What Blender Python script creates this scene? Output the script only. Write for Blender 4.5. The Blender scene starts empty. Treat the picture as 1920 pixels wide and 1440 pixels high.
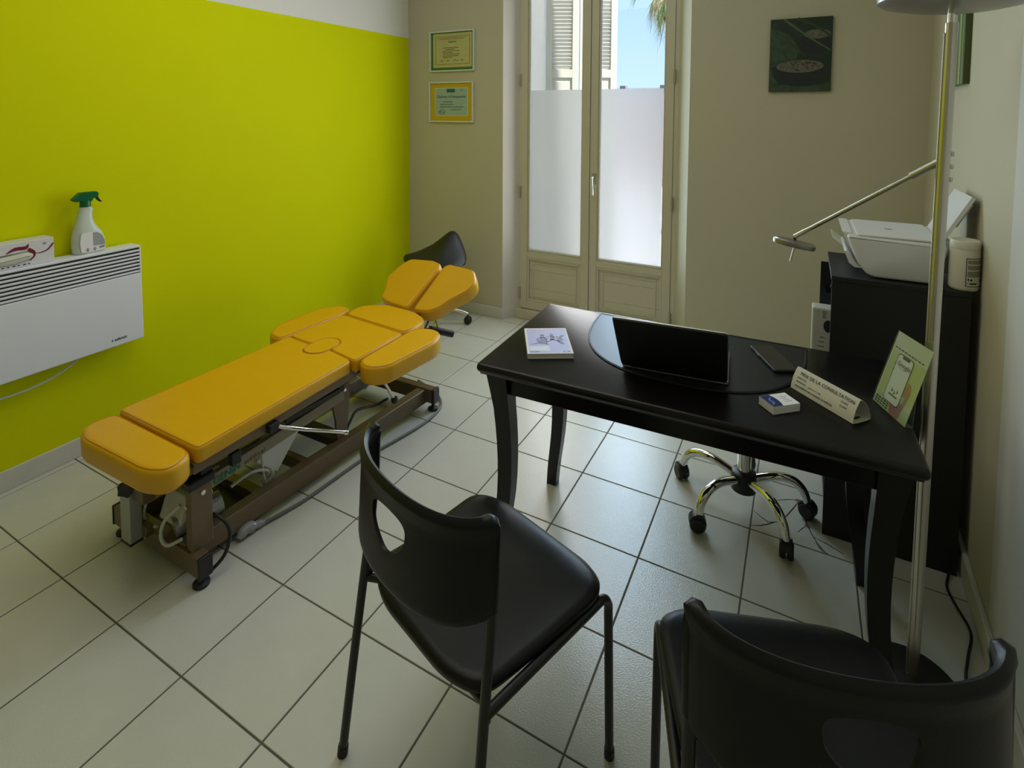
import bpy, bmesh, math, random
from mathutils import Vector, Matrix

SC = bpy.context.scene
COL = SC.collection
PI = math.pi
rnd = random.Random(7)

# ------------------------------------------------------------------ camera
cam_d = bpy.data.cameras.new('camera')
cam = bpy.data.objects.new('camera', cam_d)
COL.objects.link(cam)
F_PX = 1022.217
cam_d.sensor_width = 36.0
cam_d.lens = F_PX / 1920 * 36.0
cam_d.shift_y = (272.5 - 720) / 1920
cam_d.clip_start = 0.02
cam_d.clip_end = 300
CR = [[0.880891347904341, 0.4733022862256886, 0.003921612016750394],
      [0.032024839230098585, -0.05133289422864901, -0.9981679936976529],
      [-0.4722338857595457, 0.8794031383976563, -0.06037613201252138]]
M = Matrix.Identity(4)
for r in range(3):
    M[r][0] = CR[0][r]
    M[r][1] = -CR[1][r]
    M[r][2] = -CR[2][r]
M[0][3], M[1][3], M[2][3] = 2.46432, -0.81445, 1.55435
cam.matrix_world = M
SC.camera = cam

# ------------------------------------------------------------------ world (clear blue sky)
world = bpy.data.worlds.new('sky')
SC.world = world
world.use_nodes = True
wn, wl = world.node_tree.nodes, world.node_tree.links
wn.clear()
w_out = wn.new('ShaderNodeOutputWorld')
w_bg = wn.new('ShaderNodeBackground')
w_tc = wn.new('ShaderNodeTexCoord')
w_sep = wn.new('ShaderNodeSeparateXYZ')
w_rmp = wn.new('ShaderNodeValToRGB')
wl.new(w_tc.outputs['Generated'], w_sep.inputs[0])
wl.new(w_sep.outputs['Z'], w_rmp.inputs[0])
wl.new(w_rmp.outputs[0], w_bg.inputs[0])
wl.new(w_bg.outputs[0], w_out.inputs[0])
w_rmp.color_ramp.elements[0].position = 0.0
w_rmp.color_ramp.elements[0].color = (0.62, 0.84, 1.0, 1)
w_rmp.color_ramp.elements[1].position = 0.45
w_rmp.color_ramp.elements[1].color = (0.27, 0.55, 1.0, 1)
w_bg.inputs[1].default_value = 1.25

# ------------------------------------------------------------------ sun (behind the house, lights the garden side only)
sd = bpy.data.lights.new('sun', 'SUN')
sd.energy = 12.0
sd.angle = 0.01
sd.color = (1.0, 0.95, 0.86)
sun = bpy.data.objects.new('sun', sd)
COL.objects.link(sun)
sun.rotation_euler = (0, math.radians(38), math.radians(-2))

# ------------------------------------------------------------------ daylight of the glazed door, added soft fill lamp under the ceiling
def area(name, loc, rot, sx, sy, power, col):
    d = bpy.data.lights.new(name, 'AREA')
    d.shape = 'RECTANGLE'
    d.size, d.size_y = sx, sy
    d.energy = power
    d.color = col
    o = bpy.data.objects.new(name, d)
    COL.objects.link(o)
    o.location = loc
    o.rotation_euler = rot
    return o
area('door_daylight', (1.43, 2.775, 1.485), (math.radians(-90), 0, 0), 0.43, 1.90, 20, (0.58, 0.79, 1.0))
area('door_daylight', (0.875, 2.775, 1.485), (math.radians(-90), 0, 0), 0.40, 1.90, 9, (0.98, 0.98, 1.0))
area('ceiling_fill', (1.1, 0.5, 2.84), (0, 0, 0), 1.6, 1.6, 14.5, (1.0, 0.93, 0.80))  # added fill lamp with no fixture, lifts the room's overall brightness

SC.view_settings.view_transform = 'Standard'
SC.view_settings.look = 'None'
SC.view_settings.gamma = 1.0
SC.view_settings.use_curve_mapping = False
SC.view_settings.exposure = 0.0

# ================================================================== materials
MATS = {}
def mat(name, col, rough=0.5, metal=0.0, noise=0.0, nscale=40.0, bump=0.0, bscale=200.0, spec=0.5, coat=0.0, stretch=None, rough_noise=0.0):
    if name in MATS:
        return MATS[name]
    m = bpy.data.materials.new(name)
    m.use_nodes = True
    nt = m.node_tree
    b = nt.nodes['Principled BSDF']
    c = tuple(col) + (1,)
    b.inputs['Base Color'].default_value = c
    b.inputs['Roughness'].default_value = rough
    b.inputs['Metallic'].default_value = metal
    b.inputs['Specular IOR Level'].default_value = spec
    b.inputs['Coat Weight'].default_value = coat
    tc = nt.nodes.new('ShaderNodeTexCoord')
    src = tc.outputs['Object']
    if stretch:
        mp = nt.nodes.new('ShaderNodeMapping')
        mp.inputs['Scale'].default_value = stretch
        nt.links.new(src, mp.inputs[0])
        src = mp.outputs[0]
    if noise > 0 or rough_noise > 0:
        n = nt.nodes.new('ShaderNodeTexNoise')
        n.inputs['Scale'].default_value = nscale
        n.inputs['Detail'].default_value = 6
        nt.links.new(src, n.inputs['Vector'])
        if noise > 0:
            mx = nt.nodes.new('ShaderNodeMix')
            mx.data_type = 'RGBA'
            mx.inputs[6].default_value = tuple(max(0, x * (1 - noise)) for x in col) + (1,)
            mx.inputs[7].default_value = tuple(min(1, x * (1 + noise)) for x in col) + (1,)
            nt.links.new(n.outputs[0], mx.inputs[0])
            nt.links.new(mx.outputs[2], b.inputs['Base Color'])
        if rough_noise > 0:
            mr = nt.nodes.new('ShaderNodeMapRange')
            mr.inputs[3].default_value = rough - rough_noise
            mr.inputs[4].default_value = rough + rough_noise
            nt.links.new(n.outputs[0], mr.inputs[0])
            nt.links.new(mr.outputs[0], b.inputs['Roughness'])
    if bump > 0:
        n2 = nt.nodes.new('ShaderNodeTexNoise')
        n2.inputs['Scale'].default_value = bscale
        n2.inputs['Detail'].default_value = 3
        nt.links.new(src, n2.inputs['Vector'])
        bp = nt.nodes.new('ShaderNodeBump')
        bp.inputs['Strength'].default_value = bump
        bp.inputs['Distance'].default_value = 0.002
        nt.links.new(n2.outputs[0], bp.inputs['Height'])
        nt.links.new(bp.outputs[0], b.inputs['Normal'])
    MATS[name] = m
    return m

mat('tile', (0.60, 0.595, 0.525), 0.185, noise=0.06, nscale=9, bump=0.34, bscale=240, spec=0.68)
mat('grout', (0.11, 0.10, 0.075), 0.9, noise=0.2)
mat('green_paint', (0.67, 0.69, 0.0), 0.75, noise=0.03, nscale=3, bump=0.12, bscale=260, spec=0.08)
mat('white_paint', (0.78, 0.74, 0.66), 0.7, noise=0.02, nscale=4, bump=0.1, bscale=220, spec=0.3)
mat('beige_paint', (0.56, 0.52, 0.38), 0.7, noise=0.03, nscale=4, bump=0.15, bscale=220, spec=0.3)
mat('grey_white_paint', (0.66, 0.65, 0.60), 0.7, noise=0.04, nscale=5, bump=0.25, bscale=160, spec=0.3)
mat('reveal_paint', (0.66, 0.60, 0.54), 0.7, noise=0.05, nscale=6, bump=0.1)
mat('door_paint', (0.60, 0.55, 0.41), 0.42, noise=0.05, nscale=12, bump=0.08, bscale=60)
mat('skirting', (0.62, 0.60, 0.53), 0.5, noise=0.08, nscale=14, bump=0.1)
mat('ceiling_paint', (0.85, 0.84, 0.80), 0.8, noise=0.02)
mat('yellow_leather', (0.76, 0.40, 0.002), 0.40, noise=0.04, nscale=18, bump=0.18, bscale=420, spec=0.5)
mat('yellow_seam', (0.62, 0.27, 0.002), 0.5, noise=0.05)
mat('brown_metal', (0.17, 0.122, 0.070), 0.38, metal=0.25, noise=0.1, nscale=30)
mat('plate_beige', (0.27, 0.225, 0.155), 0.4, noise=0.05)
mat('dark_metal', (0.03, 0.026, 0.022), 0.45, metal=0.3, noise=0.1)
mat('black_plastic', (0.012, 0.012, 0.013), 0.42, noise=0.15, bump=0.08, bscale=300)
mat('black_rubber', (0.010, 0.010, 0.010), 0.6, noise=0.1)
mat('chair_plastic', (0.006, 0.0065, 0.007), 0.38, noise=0.1, bump=0.12, bscale=500, spec=0.28)
mat('chair_tube', (0.008, 0.008, 0.009), 0.35, noise=0.1)
mat('saddle_vinyl', (0.012, 0.012, 0.011), 0.5, noise=0.1, bump=0.1)
mat('chrome', (0.82, 0.81, 0.78), 0.07, metal=1.0, noise=0.03)
mat('brushed_steel', (0.62, 0.59, 0.53), 0.27, metal=1.0, noise=0.06, nscale=60, stretch=(1, 1, 0.05))
mat('silver_paint', (0.42, 0.42, 0.42), 0.4, metal=0.5, noise=0.05)
mat('desk_wood', (0.007, 0.006, 0.0058), 0.27, noise=0.35, nscale=14, bump=0.06, bscale=60, stretch=(0.15, 2.5, 2.5), spec=0.35)
mat('pad_leather', (0.010, 0.011, 0.013), 0.36, noise=0.2, bump=0.10, bscale=500, spec=0.3)
mat('cabinet_black', (0.007, 0.007, 0.007), 0.55, noise=0.2, nscale=20, stretch=(1, 1, 0.2))
mat('phone_glass', (0.02, 0.02, 0.022), 0.12, noise=0.05)
mat('laptop_dark', (0.030, 0.030, 0.028), 0.42, metal=0.6, noise=0.05)
mat('laptop_silver', (0.62, 0.63, 0.65), 0.35, metal=0.8, noise=0.03)
mat('white_plastic', (0.74, 0.75, 0.75), 0.42, noise=0.02, nscale=8)
mat('heater_white', (0.80, 0.81, 0.86), 0.45, noise=0.02, nscale=8)
mat('heater_dark', (0.035, 0.030, 0.028), 0.7, noise=0.1)
mat('cream_plastic', (0.66, 0.64, 0.54), 0.45, noise=0.02)
mat('paper', (0.80, 0.80, 0.78), 0.7, noise=0.02)
mat('paper_warm', (0.68, 0.66, 0.55), 0.7, noise=0.06, nscale=30)
mat('page_edges', (0.70, 0.68, 0.60), 0.8, noise=0.15, nscale=60, stretch=(0.2, 0.2, 20))
mat('ink', (0.02, 0.02, 0.02), 0.7, noise=0.1)
mat('ink_grey', (0.18, 0.19, 0.18), 0.7, noise=0.1)
mat('ink_green', (0.0, 0.16, 0.08), 0.6, noise=0.1)
mat('ink_brown', (0.10, 0.075, 0.04), 0.6, noise=0.1)
mat('book_blue', (0.33, 0.37, 0.70), 0.45, noise=0.10, nscale=12)
mat('book_figure', (0.055, 0.075, 0.22), 0.45, noise=0.1)
mat('book_pink', (0.52, 0.26, 0.42), 0.45, noise=0.1)
mat('book_patch', (0.55, 0.62, 0.74), 0.45, noise=0.05)
mat('card_blue', (0.01, 0.02, 0.11), 0.35, noise=0.3, nscale=60)
mat('card_light_blue', (0.10, 0.20, 0.62), 0.35, noise=0.2)
mat('leaf_green', (0.47, 0.55, 0.22), 0.35, noise=0.05)
mat('leaf_pale', (0.58, 0.60, 0.42), 0.35, noise=0.06)
mat('skin_print', (0.36, 0.16, 0.10), 0.4, noise=0.15, nscale=50)
mat('sleeve_print', (0.36, 0.36, 0.40), 0.4, noise=0.1)
mat('frame_white', (0.72, 0.73, 0.66), 0.4, noise=0.03)
mat('mat_green', (0.06, 0.19, 0.03), 0.6, noise=0.05)
mat('mat_yellow', (0.60, 0.42, 0.01), 0.6, noise=0.04)
mat('parchment', (0.52, 0.50, 0.20), 0.6, noise=0.05)
mat('diploma_mint', (0.36, 0.47, 0.40), 0.6, noise=0.05)
mat('gold_line', (0.40, 0.24, 0.02), 0.5, noise=0.1)
mat('teal_ink', (0.03, 0.13, 0.13), 0.6, noise=0.1)
mat('canvas_dark', (0.010, 0.024, 0.012), 0.5, noise=0.9, nscale=11)
mat('canvas_moss', (0.034, 0.062, 0.030), 0.5, noise=0.95, nscale=34)
mat('canvas_stone', (0.010, 0.016, 0.018), 0.4, noise=0.6, nscale=40)
mat('canvas_stone_top', (0.125, 0.115, 0.09), 0.4, noise=0.9, nscale=70)
mat('canvas_reed', (0.016, 0.055, 0.012), 0.5, noise=0.2)
mat('canvas_reed_light', (0.07, 0.12, 0.05), 0.5, noise=0.2)
mat('bamboo_a', (0.15, 0.22, 0.035), 0.45, noise=0.35, nscale=20, stretch=(4, 4, 0.4))
mat('bamboo_b', (0.34, 0.42, 0.08), 0.45, noise=0.3, nscale=20, stretch=(4, 4, 0.4))
mat('bamboo_c', (0.06, 0.085, 0.02), 0.5, noise=0.3, nscale=20, stretch=(4, 4, 0.4))
mat('spray_body', (0.60, 0.66, 0.57), 0.35, noise=0.03)
mat('spray_green', (0.0, 0.115, 0.03), 0.3, noise=0.1)
mat('trigger_dark', (0.004, 0.03, 0.012), 0.35, noise=0.1)
mat('label_grey', (0.36, 0.37, 0.37), 0.5, noise=0.3, nscale=180, stretch=(1, 1, 6))
mat('label_text', (0.25, 0.25, 0.21), 0.5, noise=0.55, nscale=260, stretch=(1, 1, 3))
mat('glove_red', (0.20, 0.006, 0.022), 0.5, noise=0.1)
mat('glove_latex', (0.68, 0.67, 0.56), 0.6, noise=0.15, nscale=30)
mat('box_white', (0.72, 0.71, 0.72), 0.5, noise=0.02)
mat('cable_grey', (0.15, 0.15, 0.145), 0.5, noise=0.05)
mat('cable_white', (0.62, 0.62, 0.58), 0.5, noise=0.05)
mat('cable_black', (0.010, 0.010, 0.010), 0.5, noise=0.05)
mat('brass_pale', (0.60, 0.57, 0.46), 0.25, metal=0.9, noise=0.05)
mat('hinge_paint', (0.40, 0.37, 0.26), 0.4, metal=0.3, noise=0.1)
mat('shutter_white', (0.66, 0.66, 0.62), 0.5, noise=0.03)
mat('render_white', (0.80, 0.79, 0.74), 0.8, noise=0.06, nscale=12, bump=0.2, bscale=60)
mat('terrace', (0.74, 0.72, 0.70), 0.8, noise=0.1)
mat('house_pink', (0.74, 0.52, 0.42), 0.8, noise=0.06)
mat('roof_tile', (0.20, 0.20, 0.22), 0.8, noise=0.2)
mat('palm_trunk', (0.20, 0.14, 0.08), 0.9, noise=0.4, bump=0.5, bscale=30)
mat('palm_green', (0.13, 0.20, 0.045), 0.5, noise=0.3)
mat('palm_dry', (0.56, 0.44, 0.20), 0.7, noise=0.25)
mat('crack', (0.045, 0.032, 0.02), 0.9, noise=0.3)
mat('crack_chip', (0.24, 0.19, 0.14), 0.9, noise=0.4)
mat('screen_print', (0.74, 0.76, 0.66), 0.35, noise=0.03)
mat('lamp_disc', (0.30, 0.275, 0.26), 0.33, metal=0.85, noise=0.05)
mat('binder_white', (0.55, 0.57, 0.50), 0.4, noise=0.04)
mat('connector_clear', (0.30, 0.30, 0.31), 0.25, noise=0.3, nscale=60)

def glass_mat():
    m = bpy.data.materials.new('window_glass')
    m.use_nodes = True
    nt = m.node_tree
    nt.nodes.clear()
    o = nt.nodes.new('ShaderNodeOutputMaterial')
    mx = nt.nodes.new('ShaderNodeMixShader')
    t = nt.nodes.new('ShaderNodeBsdfTransparent')
    t.inputs[0].default_value = (0.97, 0.98, 0.98, 1)
    g = nt.nodes.new('ShaderNodeBsdfGlossy')
    g.inputs['Roughness'].default_value = 0.02
    fr = nt.nodes.new('ShaderNodeFresnel')
    fr.inputs[0].default_value = 1.35
    nt.links.new(fr.outputs[0], mx.inputs[0])
    nt.links.new(t.outputs[0], mx.inputs[1])
    nt.links.new(g.outputs[0], mx.inputs[2])
    nt.links.new(mx.outputs[0], o.inputs[0])
    MATS['window_glass'] = m
def frost_mat():
    m = bpy.data.materials.new('frosted_film')
    m.use_nodes = True
    nt = m.node_tree
    nt.nodes.clear()
    o = nt.nodes.new('ShaderNodeOutputMaterial')
    mx = nt.nodes.new('ShaderNodeMixShader')
    mx.inputs[0].default_value = 0.45
    t = nt.nodes.new('ShaderNodeBsdfTranslucent')
    t.inputs[0].default_value = (0.95, 0.95, 0.95, 1)
    g = nt.nodes.new('ShaderNodeBsdfRefraction')
    g.inputs[0].default_value = (0.97, 0.97, 0.97, 1)
    g.inputs['Roughness'].default_value = 0.55
    g.inputs['IOR'].default_value = 1.2
    n = nt.nodes.new('ShaderNodeTexNoise')
    n.inputs['Scale'].default_value = 300
    bp = nt.nodes.new('ShaderNodeBump')
    bp.inputs['Strength'].default_value = 0.1
    nt.links.new(n.outputs[0], bp.inputs['Height'])
    nt.links.new(bp.outputs[0], g.inputs['Normal'])
    nt.links.new(t.outputs[0], mx.inputs[1])
    nt.links.new(g.outputs[0], mx.inputs[2])
    nt.links.new(mx.outputs[0], o.inputs[0])
    MATS['frosted_film'] = m
def clear_mat():
    m = bpy.data.materials.new('clear_acrylic')
    m.use_nodes = True
    nt = m.node_tree
    nt.nodes.clear()
    o = nt.nodes.new('ShaderNodeOutputMaterial')
    mx = nt.nodes.new('ShaderNodeMixShader')
    mx.inputs[0].default_value = 0.12
    t = nt.nodes.new('ShaderNodeBsdfTransparent')
    t.inputs[0].default_value = (0.93, 0.95, 0.95, 1)
    g = nt.nodes.new('ShaderNodeBsdfGlossy')
    g.inputs['Roughness'].default_value = 0.12
    nt.links.new(t.outputs[0], mx.inputs[1])
    nt.links.new(g.outputs[0], mx.inputs[2])
    nt.links.new(mx.outputs[0], o.inputs[0])
    MATS['clear_acrylic'] = m
glass_mat(); frost_mat(); clear_mat()

# ================================================================== geometry helpers
def nb():
    return bmesh.new()

def box(bm, c, s, rot=None, bev=0.0, seg=2):
    r = bmesh.ops.create_cube(bm, size=1.0)
    vs = r['verts']
    bmesh.ops.scale(bm, vec=Vector(s), verts=vs)
    if bev > 0:
        es = list({e for v in vs for e in v.link_edges})
        rr = bmesh.ops.bevel(bm, geom=es, offset=bev, segments=seg, profile=0.5, affect='EDGES')
        vs = list({v for f in rr['faces'] for v in f.verts} | {v for v in vs if v.is_valid})
    T = Matrix.Translation(Vector(c))
    if rot is not None:
        T = T @ (rot.to_4x4() if not isinstance(rot, tuple) else Matrix.Rotation(rot[2], 4, 'Z') @ Matrix.Rotation(rot[1], 4, 'Y') @ Matrix.Rotation(rot[0], 4, 'X'))
    bmesh.ops.transform(bm, matrix=T, verts=vs)
    return vs

def bx(bm, a, b, bev=0.0, seg=2):
    return box(bm, [(a[i] + b[i]) / 2 for i in range(3)], [abs(b[i] - a[i]) for i in range(3)], None, bev, seg)

def frame_of(d):
    d = Vector(d).normalized()
    up = Vector((0, 0, 1)) if abs(d.z) < 0.95 else Vector((1, 0, 0))
    u = d.cross(up).normalized()
    return u, d.cross(u).normalized()

def cyl(bm, p0, p1, r0, r1=None, n=16):
    r1 = r0 if r1 is None else r1
    p0, p1 = Vector(p0), Vector(p1)
    u, v = frame_of(p1 - p0)
    a = [bm.verts.new(p0 + (u * math.cos(t) + v * math.sin(t)) * r0) for t in [2 * PI * k / n for k in range(n)]]
    b = [bm.verts.new(p1 + (u * math.cos(t) + v * math.sin(t)) * r1) for t in [2 * PI * k / n for k in range(n)]]
    for k in range(n):
        bm.faces.new((a[k], a[(k + 1) % n], b[(k + 1) % n], b[k]))
    bm.faces.new(a[::-1]); bm.faces.new(b)

def smooth_path(pts, k=6):
    P = [Vector(p) for p in pts]
    if len(P) < 3:
        return P
    out = []
    for i in range(len(P) - 1):
        p0 = P[max(i - 1, 0)]; p1 = P[i]; p2 = P[i + 1]; p3 = P[min(i + 2, len(P) - 1)]
        for j in range(k):
            t = j / k
            out.append(0.5 * ((2 * p1) + (p2 - p0) * t + (2 * p0 - 5 * p1 + 4 * p2 - p3) * t * t + (3 * p1 - p0 - 3 * p2 + p3) * t ** 3))
    out.append(P[-1])
    return out

def tube(bm, pts, r, n=10, smooth=0, rs=None):
    P = smooth_path(pts, smooth) if smooth else [Vector(p) for p in pts]
    m = len(P)
    u = None
    rings = []
    for i in range(m):
        d = (P[min(i + 1, m - 1)] - P[max(i - 1, 0)]).normalized()
        if u is None:
            u, v = frame_of(d)
        else:
            u = (u - d * u.dot(d)).normalized()
            v = d.cross(u).normalized()
        rr = r if rs is None else rs[min(int(i / max(m - 1, 1) * (len(rs) - 1) + 0.5), len(rs) - 1)]
        rings.append([bm.verts.new(P[i] + (u * math.cos(2 * PI * k / n) + v * math.sin(2 * PI * k / n)) * rr) for k in range(n)])
    for i in range(m - 1):
        for k in range(n):
            bm.faces.new((rings[i][k], rings[i][(k + 1) % n], rings[i + 1][(k + 1) % n], rings[i + 1][k]))
    bm.faces.new(rings[0][::-1]); bm.faces.new(rings[-1])

def loops(bm, LS, cap0=True, cap1=True):
    R = [[bm.verts.new(p) for p in L] for L in LS]
    n = len(R[0])
    for i in range(len(R) - 1):
        for k in range(n):
            bm.faces.new((R[i][k], R[i][(k + 1) % n], R[i + 1][(k + 1) % n], R[i + 1][k]))
    if cap0:
        bm.faces.new(R[0][::-1])
    if cap1:
        bm.faces.new(R[-1])
    return R

def lathe(bm, prof, c, n=32, T=None):
    LS = []
    for r, z in prof:
        L = []
        for k in range(n):
            p = Vector((r * math.cos(2 * PI * k / n), r * math.sin(2 * PI * k / n), z))
            if T is not None:
                p = T @ p
            L.append(p + Vector(c))
        LS.append(L)
    loops(bm, LS)

def ccw(P):
    a = sum(P[i][0] * P[(i + 1) % len(P)][1] - P[(i + 1) % len(P)][0] * P[i][1] for i in range(len(P)))
    return list(P) if a > 0 else list(P)[::-1]

def rpoly(P, rad, seg=5):
    """polygon with rounded corners; rad a number or a list"""
    P = ccw(P) if not isinstance(rad, (list, tuple)) else list(P)
    n = len(P)
    out = []
    for i in range(n):
        r = rad[i] if isinstance(rad, (list, tuple)) else rad
        p = Vector(P[i][:2]); a = Vector(P[i - 1][:2]) - p; b = Vector(P[(i + 1) % n][:2]) - p
        la, lb = a.length, b.length
        a.normalize(); b.normalize()
        d = min(r, la * 0.49, lb * 0.49)
        if d < 1e-5:
            out.append(p); continue
        for k in range(seg + 1):
            t = k / seg
            out.append((1 - t) ** 2 * (p + a * d) + 2 * t * (1 - t) * p + t * t * (p + b * d))
    return out

def offs(P, d):
    n = len(P)
    out = []
    for i in range(n):
        e0 = (P[i] - P[i - 1]); e1 = (P[(i + 1) % n] - P[i])
        n0 = Vector((-e0.y, e0.x)); n1 = Vector((-e1.y, e1.x))
        if n0.length > 1e-9: n0.normalize()
        if n1.length > 1e-9: n1.normalize()
        m = n0 + n1
        if m.length < 1e-6:
            m = n0
        m.normalize()
        c = max(0.5, m.dot(n0))
        out.append(P[i] + m * (d / c))
    return out

def prism(bm, P, z0, z1, T=None, bev=0.0):
    """P: 2D polygon, extruded z0..z1, mapped by T (4x4)"""
    P = [Vector(p[:2]) for p in ccw(P)]
    LS = [[p.to_3d() + Vector((0, 0, z0)) for p in P]]
    if bev > 0:
        Q = offs(P, bev)
        LS = [[p.to_3d() + Vector((0, 0, z0)) for p in Q], [p.to_3d() + Vector((0, 0, z0 + bev)) for p in P],
              [p.to_3d() + Vector((0, 0, z1 - bev)) for p in P], [p.to_3d() + Vector((0, 0, z1)) for p in Q]]
    else:
        LS.append([p.to_3d() + Vector((0, 0, z1)) for p in P])
    if T is not None:
        LS = [[T @ p for p in L] for L in LS]
    loops(bm, LS)

def cushion(bm, P, z0, z1, r, T=None, dome=0.0, dome_in=0.003):
    P = [Vector(p[:2]) for p in ccw(P)]
    st = [(0.6 * r, z0), (0.15 * r, z0 + 0.3 * r), (0, z0 + 0.8 * r)]
    for k in range(6):
        t = k / 5 * PI / 2
        st.append((r * (1 - math.cos(t)), z1 - r + r * math.sin(t)))
    st.append((r + dome_in, z1 + dome))
    LS = [[p.to_3d() + Vector((0, 0, z)) for p in offs(P, d)] for d, z in st]
    if T is not None:
        LS = [[T @ p for p in L] for L in LS]
    loops(bm, LS)

def obj(name, bm, m, parent=None, smooth=False, world=True, angle=40):
    me = bpy.data.meshes.new(name)
    if parent is not None and world:
        bm.transform(PM[parent.name].inverted())
    bmesh.ops.recalc_face_normals(bm, faces=bm.faces)
    bm.to_mesh(me)
    bm.free()
    me.materials.append(MATS[m])
    if smooth:
        for p in me.polygons:
            p.use_smooth = p.loop_total <= 24
        try:
            me.set_sharp_from_angle(angle=math.radians(angle))
        except Exception:
            pass
    o = bpy.data.objects.new(name, me)
    COL.objects.link(o)
    if parent is not None:
        o.parent = parent
        PM[o.name] = PM[parent.name].copy()
    else:
        PM[o.name] = Matrix.Identity(4)
    return o

PM = {}
def thing(name, label, cat, loc=(0, 0, 0), rz=0.0, group=None, kind=None):
    o = bpy.data.objects.new(name, None)
    COL.objects.link(o)
    o.empty_display_size = 0.05
    o.location = loc
    o.rotation_euler = (0, 0, rz)
    PM[o.name] = Matrix.Translation(Vector(loc)) @ Matrix.Rotation(rz, 4, 'Z')
    if kind:
        o['kind'] = kind
    if label:
        o['label'] = label
    if cat:
        o['category'] = cat
    if group:
        o['group'] = group
    return o

def tag(o, label, cat, group=None):
    o['label'] = label
    o['category'] = cat
    if group:
        o['group'] = group
    return o

def struct(o, label=None, cat=None):
    o['kind'] = 'structure'
    if label:
        o['label'] = label
    if cat:
        o['category'] = cat
    return o

def frame(o, u, v):
    """4x4 with origin o, x axis u, y axis v, z = u x v"""
    u = Vector(u).normalized(); v = Vector(v)
    w = u.cross(v).normalized(); v = w.cross(u).normalized()
    T = Matrix.Identity(4)
    for r in range(3):
        T[r][0], T[r][1], T[r][2], T[r][3] = u[r], v[r], w[r], o[r]
    return T

def text(name, s, size, m, parent, T, align='LEFT', ext=0.0002, sx=1.0, shear=0.0, bold=0.0, spacing=1.0):
    cu = bpy.data.curves.new('txt', 'FONT')
    cu.body = s
    cu.size = size
    cu.align_x = align
    cu.extrude = ext
    cu.shear = shear
    cu.offset = bold
    cu.space_character = spacing
    cu.resolution_u = 3
    t = bpy.data.objects.new('txt', cu)
    COL.objects.link(t)
    me = bpy.data.meshes.new_from_object(t)
    bpy.data.objects.remove(t)
    bpy.data.curves.remove(cu)
    me.name = name
    me.transform(T @ Matrix.Diagonal((sx, 1, 1, 1)))
    me.transform(PM[parent.name].inverted())
    me.materials.clear()
    me.materials.append(MATS[m])
    o = bpy.data.objects.new(name, me)
    COL.objects.link(o)
    o.parent = parent
    PM[o.name] = PM[parent.name].copy()
    return o

def ellipse(cx, cy, a, b, n=28, t0=0, t1=2 * PI):
    return [(cx + a * math.cos(t0 + (t1 - t0) * k / n), cy + b * math.sin(t0 + (t1 - t0) * k / n)) for k in range(n)]

# ================================================================== ROOM SHELL
XL, YB, YF, ZC = -0.375, 2.70, -2.3, 2.88
def xr(y):
    return 3.03 - 0.0321 * (2.70 - y)
T_ = 0.333

# floor: grout bed with one object per tile
bm = nb()
bx(bm, (XL - 0.1, YF - 0.1, -0.12), (3.2, 2.95, -0.0018))
floor = struct(obj('floor', bm, 'grout'))
def tile_bm(w, h):
    b = nb()
    g = 0.0024
    x0, x1, y0, y1 = g, w - g, g, h - g
    c = 0.0012
    loops(b, [[(x0, y0, -0.008), (x1, y0, -0.008), (x1, y1, -0.008), (x0, y1, -0.008)],
              [(x0, y0, -0.0012), (x1, y0, -0.0012), (x1, y1, -0.0012), (x0, y1, -0.0012)],
              [(x0 + c, y0 + c, 0), (x1 - c, y0 + c, 0), (x1 - c, y1 - c, 0), (x0 + c, y1 - c, 0)]], cap0=False)
    bmesh.ops.recalc_face_normals(b, faces=b.faces)
    me = bpy.data.meshes.new('tile')
    b.to_mesh(me); b.free()
    me.materials.append(MATS['tile'])
    return me
full_tile = tile_bm(T_, T_)
for i in range(-2, 10):
    for j in range(-7, 9):
        x0, x1 = max(i * T_, XL), min((i + 1) * T_, 3.06)
        y0, y1 = max(j * T_, YF), min((j + 1) * T_, 2.83)
        if x1 - x0 < 0.02 or y1 - y0 < 0.02:
            continue
        me = full_tile if (x1 - x0 > T_ - 1e-4 and y1 - y0 > T_ - 1e-4) else tile_bm(x1 - x0, y1 - y0)
        o = bpy.data.objects.new('tile', me)
        COL.objects.link(o)
        o.location = (x0, y0, rnd.uniform(-0.0004, 0.0))
        o.parent = floor
# cracked tile next to the cabinet: thin open cracks and chipped edges
cr = [[(2.335, 1.440), (2.362, 1.418), (2.388, 1.402), (2.400, 1.405), (2.418, 1.418)],
      [(2.333, 1.352), (2.365, 1.368), (2.392, 1.392), (2.418, 1.418)],
      [(2.418, 1.418), (2.450, 1.470), (2.478, 1.545), (2.493, 1.590)],
      [(2.493, 1.590), (2.455, 1.575), (2.41, 1.545)],
      [(2.493, 1.590), (2.508, 1.520), (2.520, 1.455), (2.540, 1.400), (2.562, 1.350), (2.585, 1.335)],
      [(2.520, 1.455), (2.500, 1.420), (2.488, 1.395)],
      [(2.540, 1.400), (2.585, 1.385), (2.635, 1.360)]]
for c in cr:
    bm = nb()
    L, Rr = [], []
    for k, p in enumerate(c):
        a = Vector(c[max(k - 1, 0)]); b = Vector(c[min(k + 1, len(c) - 1)])
        d = (b - a).normalized(); nn = Vector((-d.y, d.x))
        w = (0.0011 + 0.0010 * rnd.random()) * (0.4 if k in (0, len(c) - 1) else 1)
        L.append(Vector(p) + nn * w); Rr.append(Vector(p) - nn * w)
    P = L + Rr[::-1]
    LS = [[p.to_3d() + Vector((0, 0, -0.001)) for p in P], [p.to_3d() + Vector((0, 0, 0.0004)) for p in P]]
    loops(bm, LS)
    obj('crack', bm, 'crack', floor)
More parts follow.
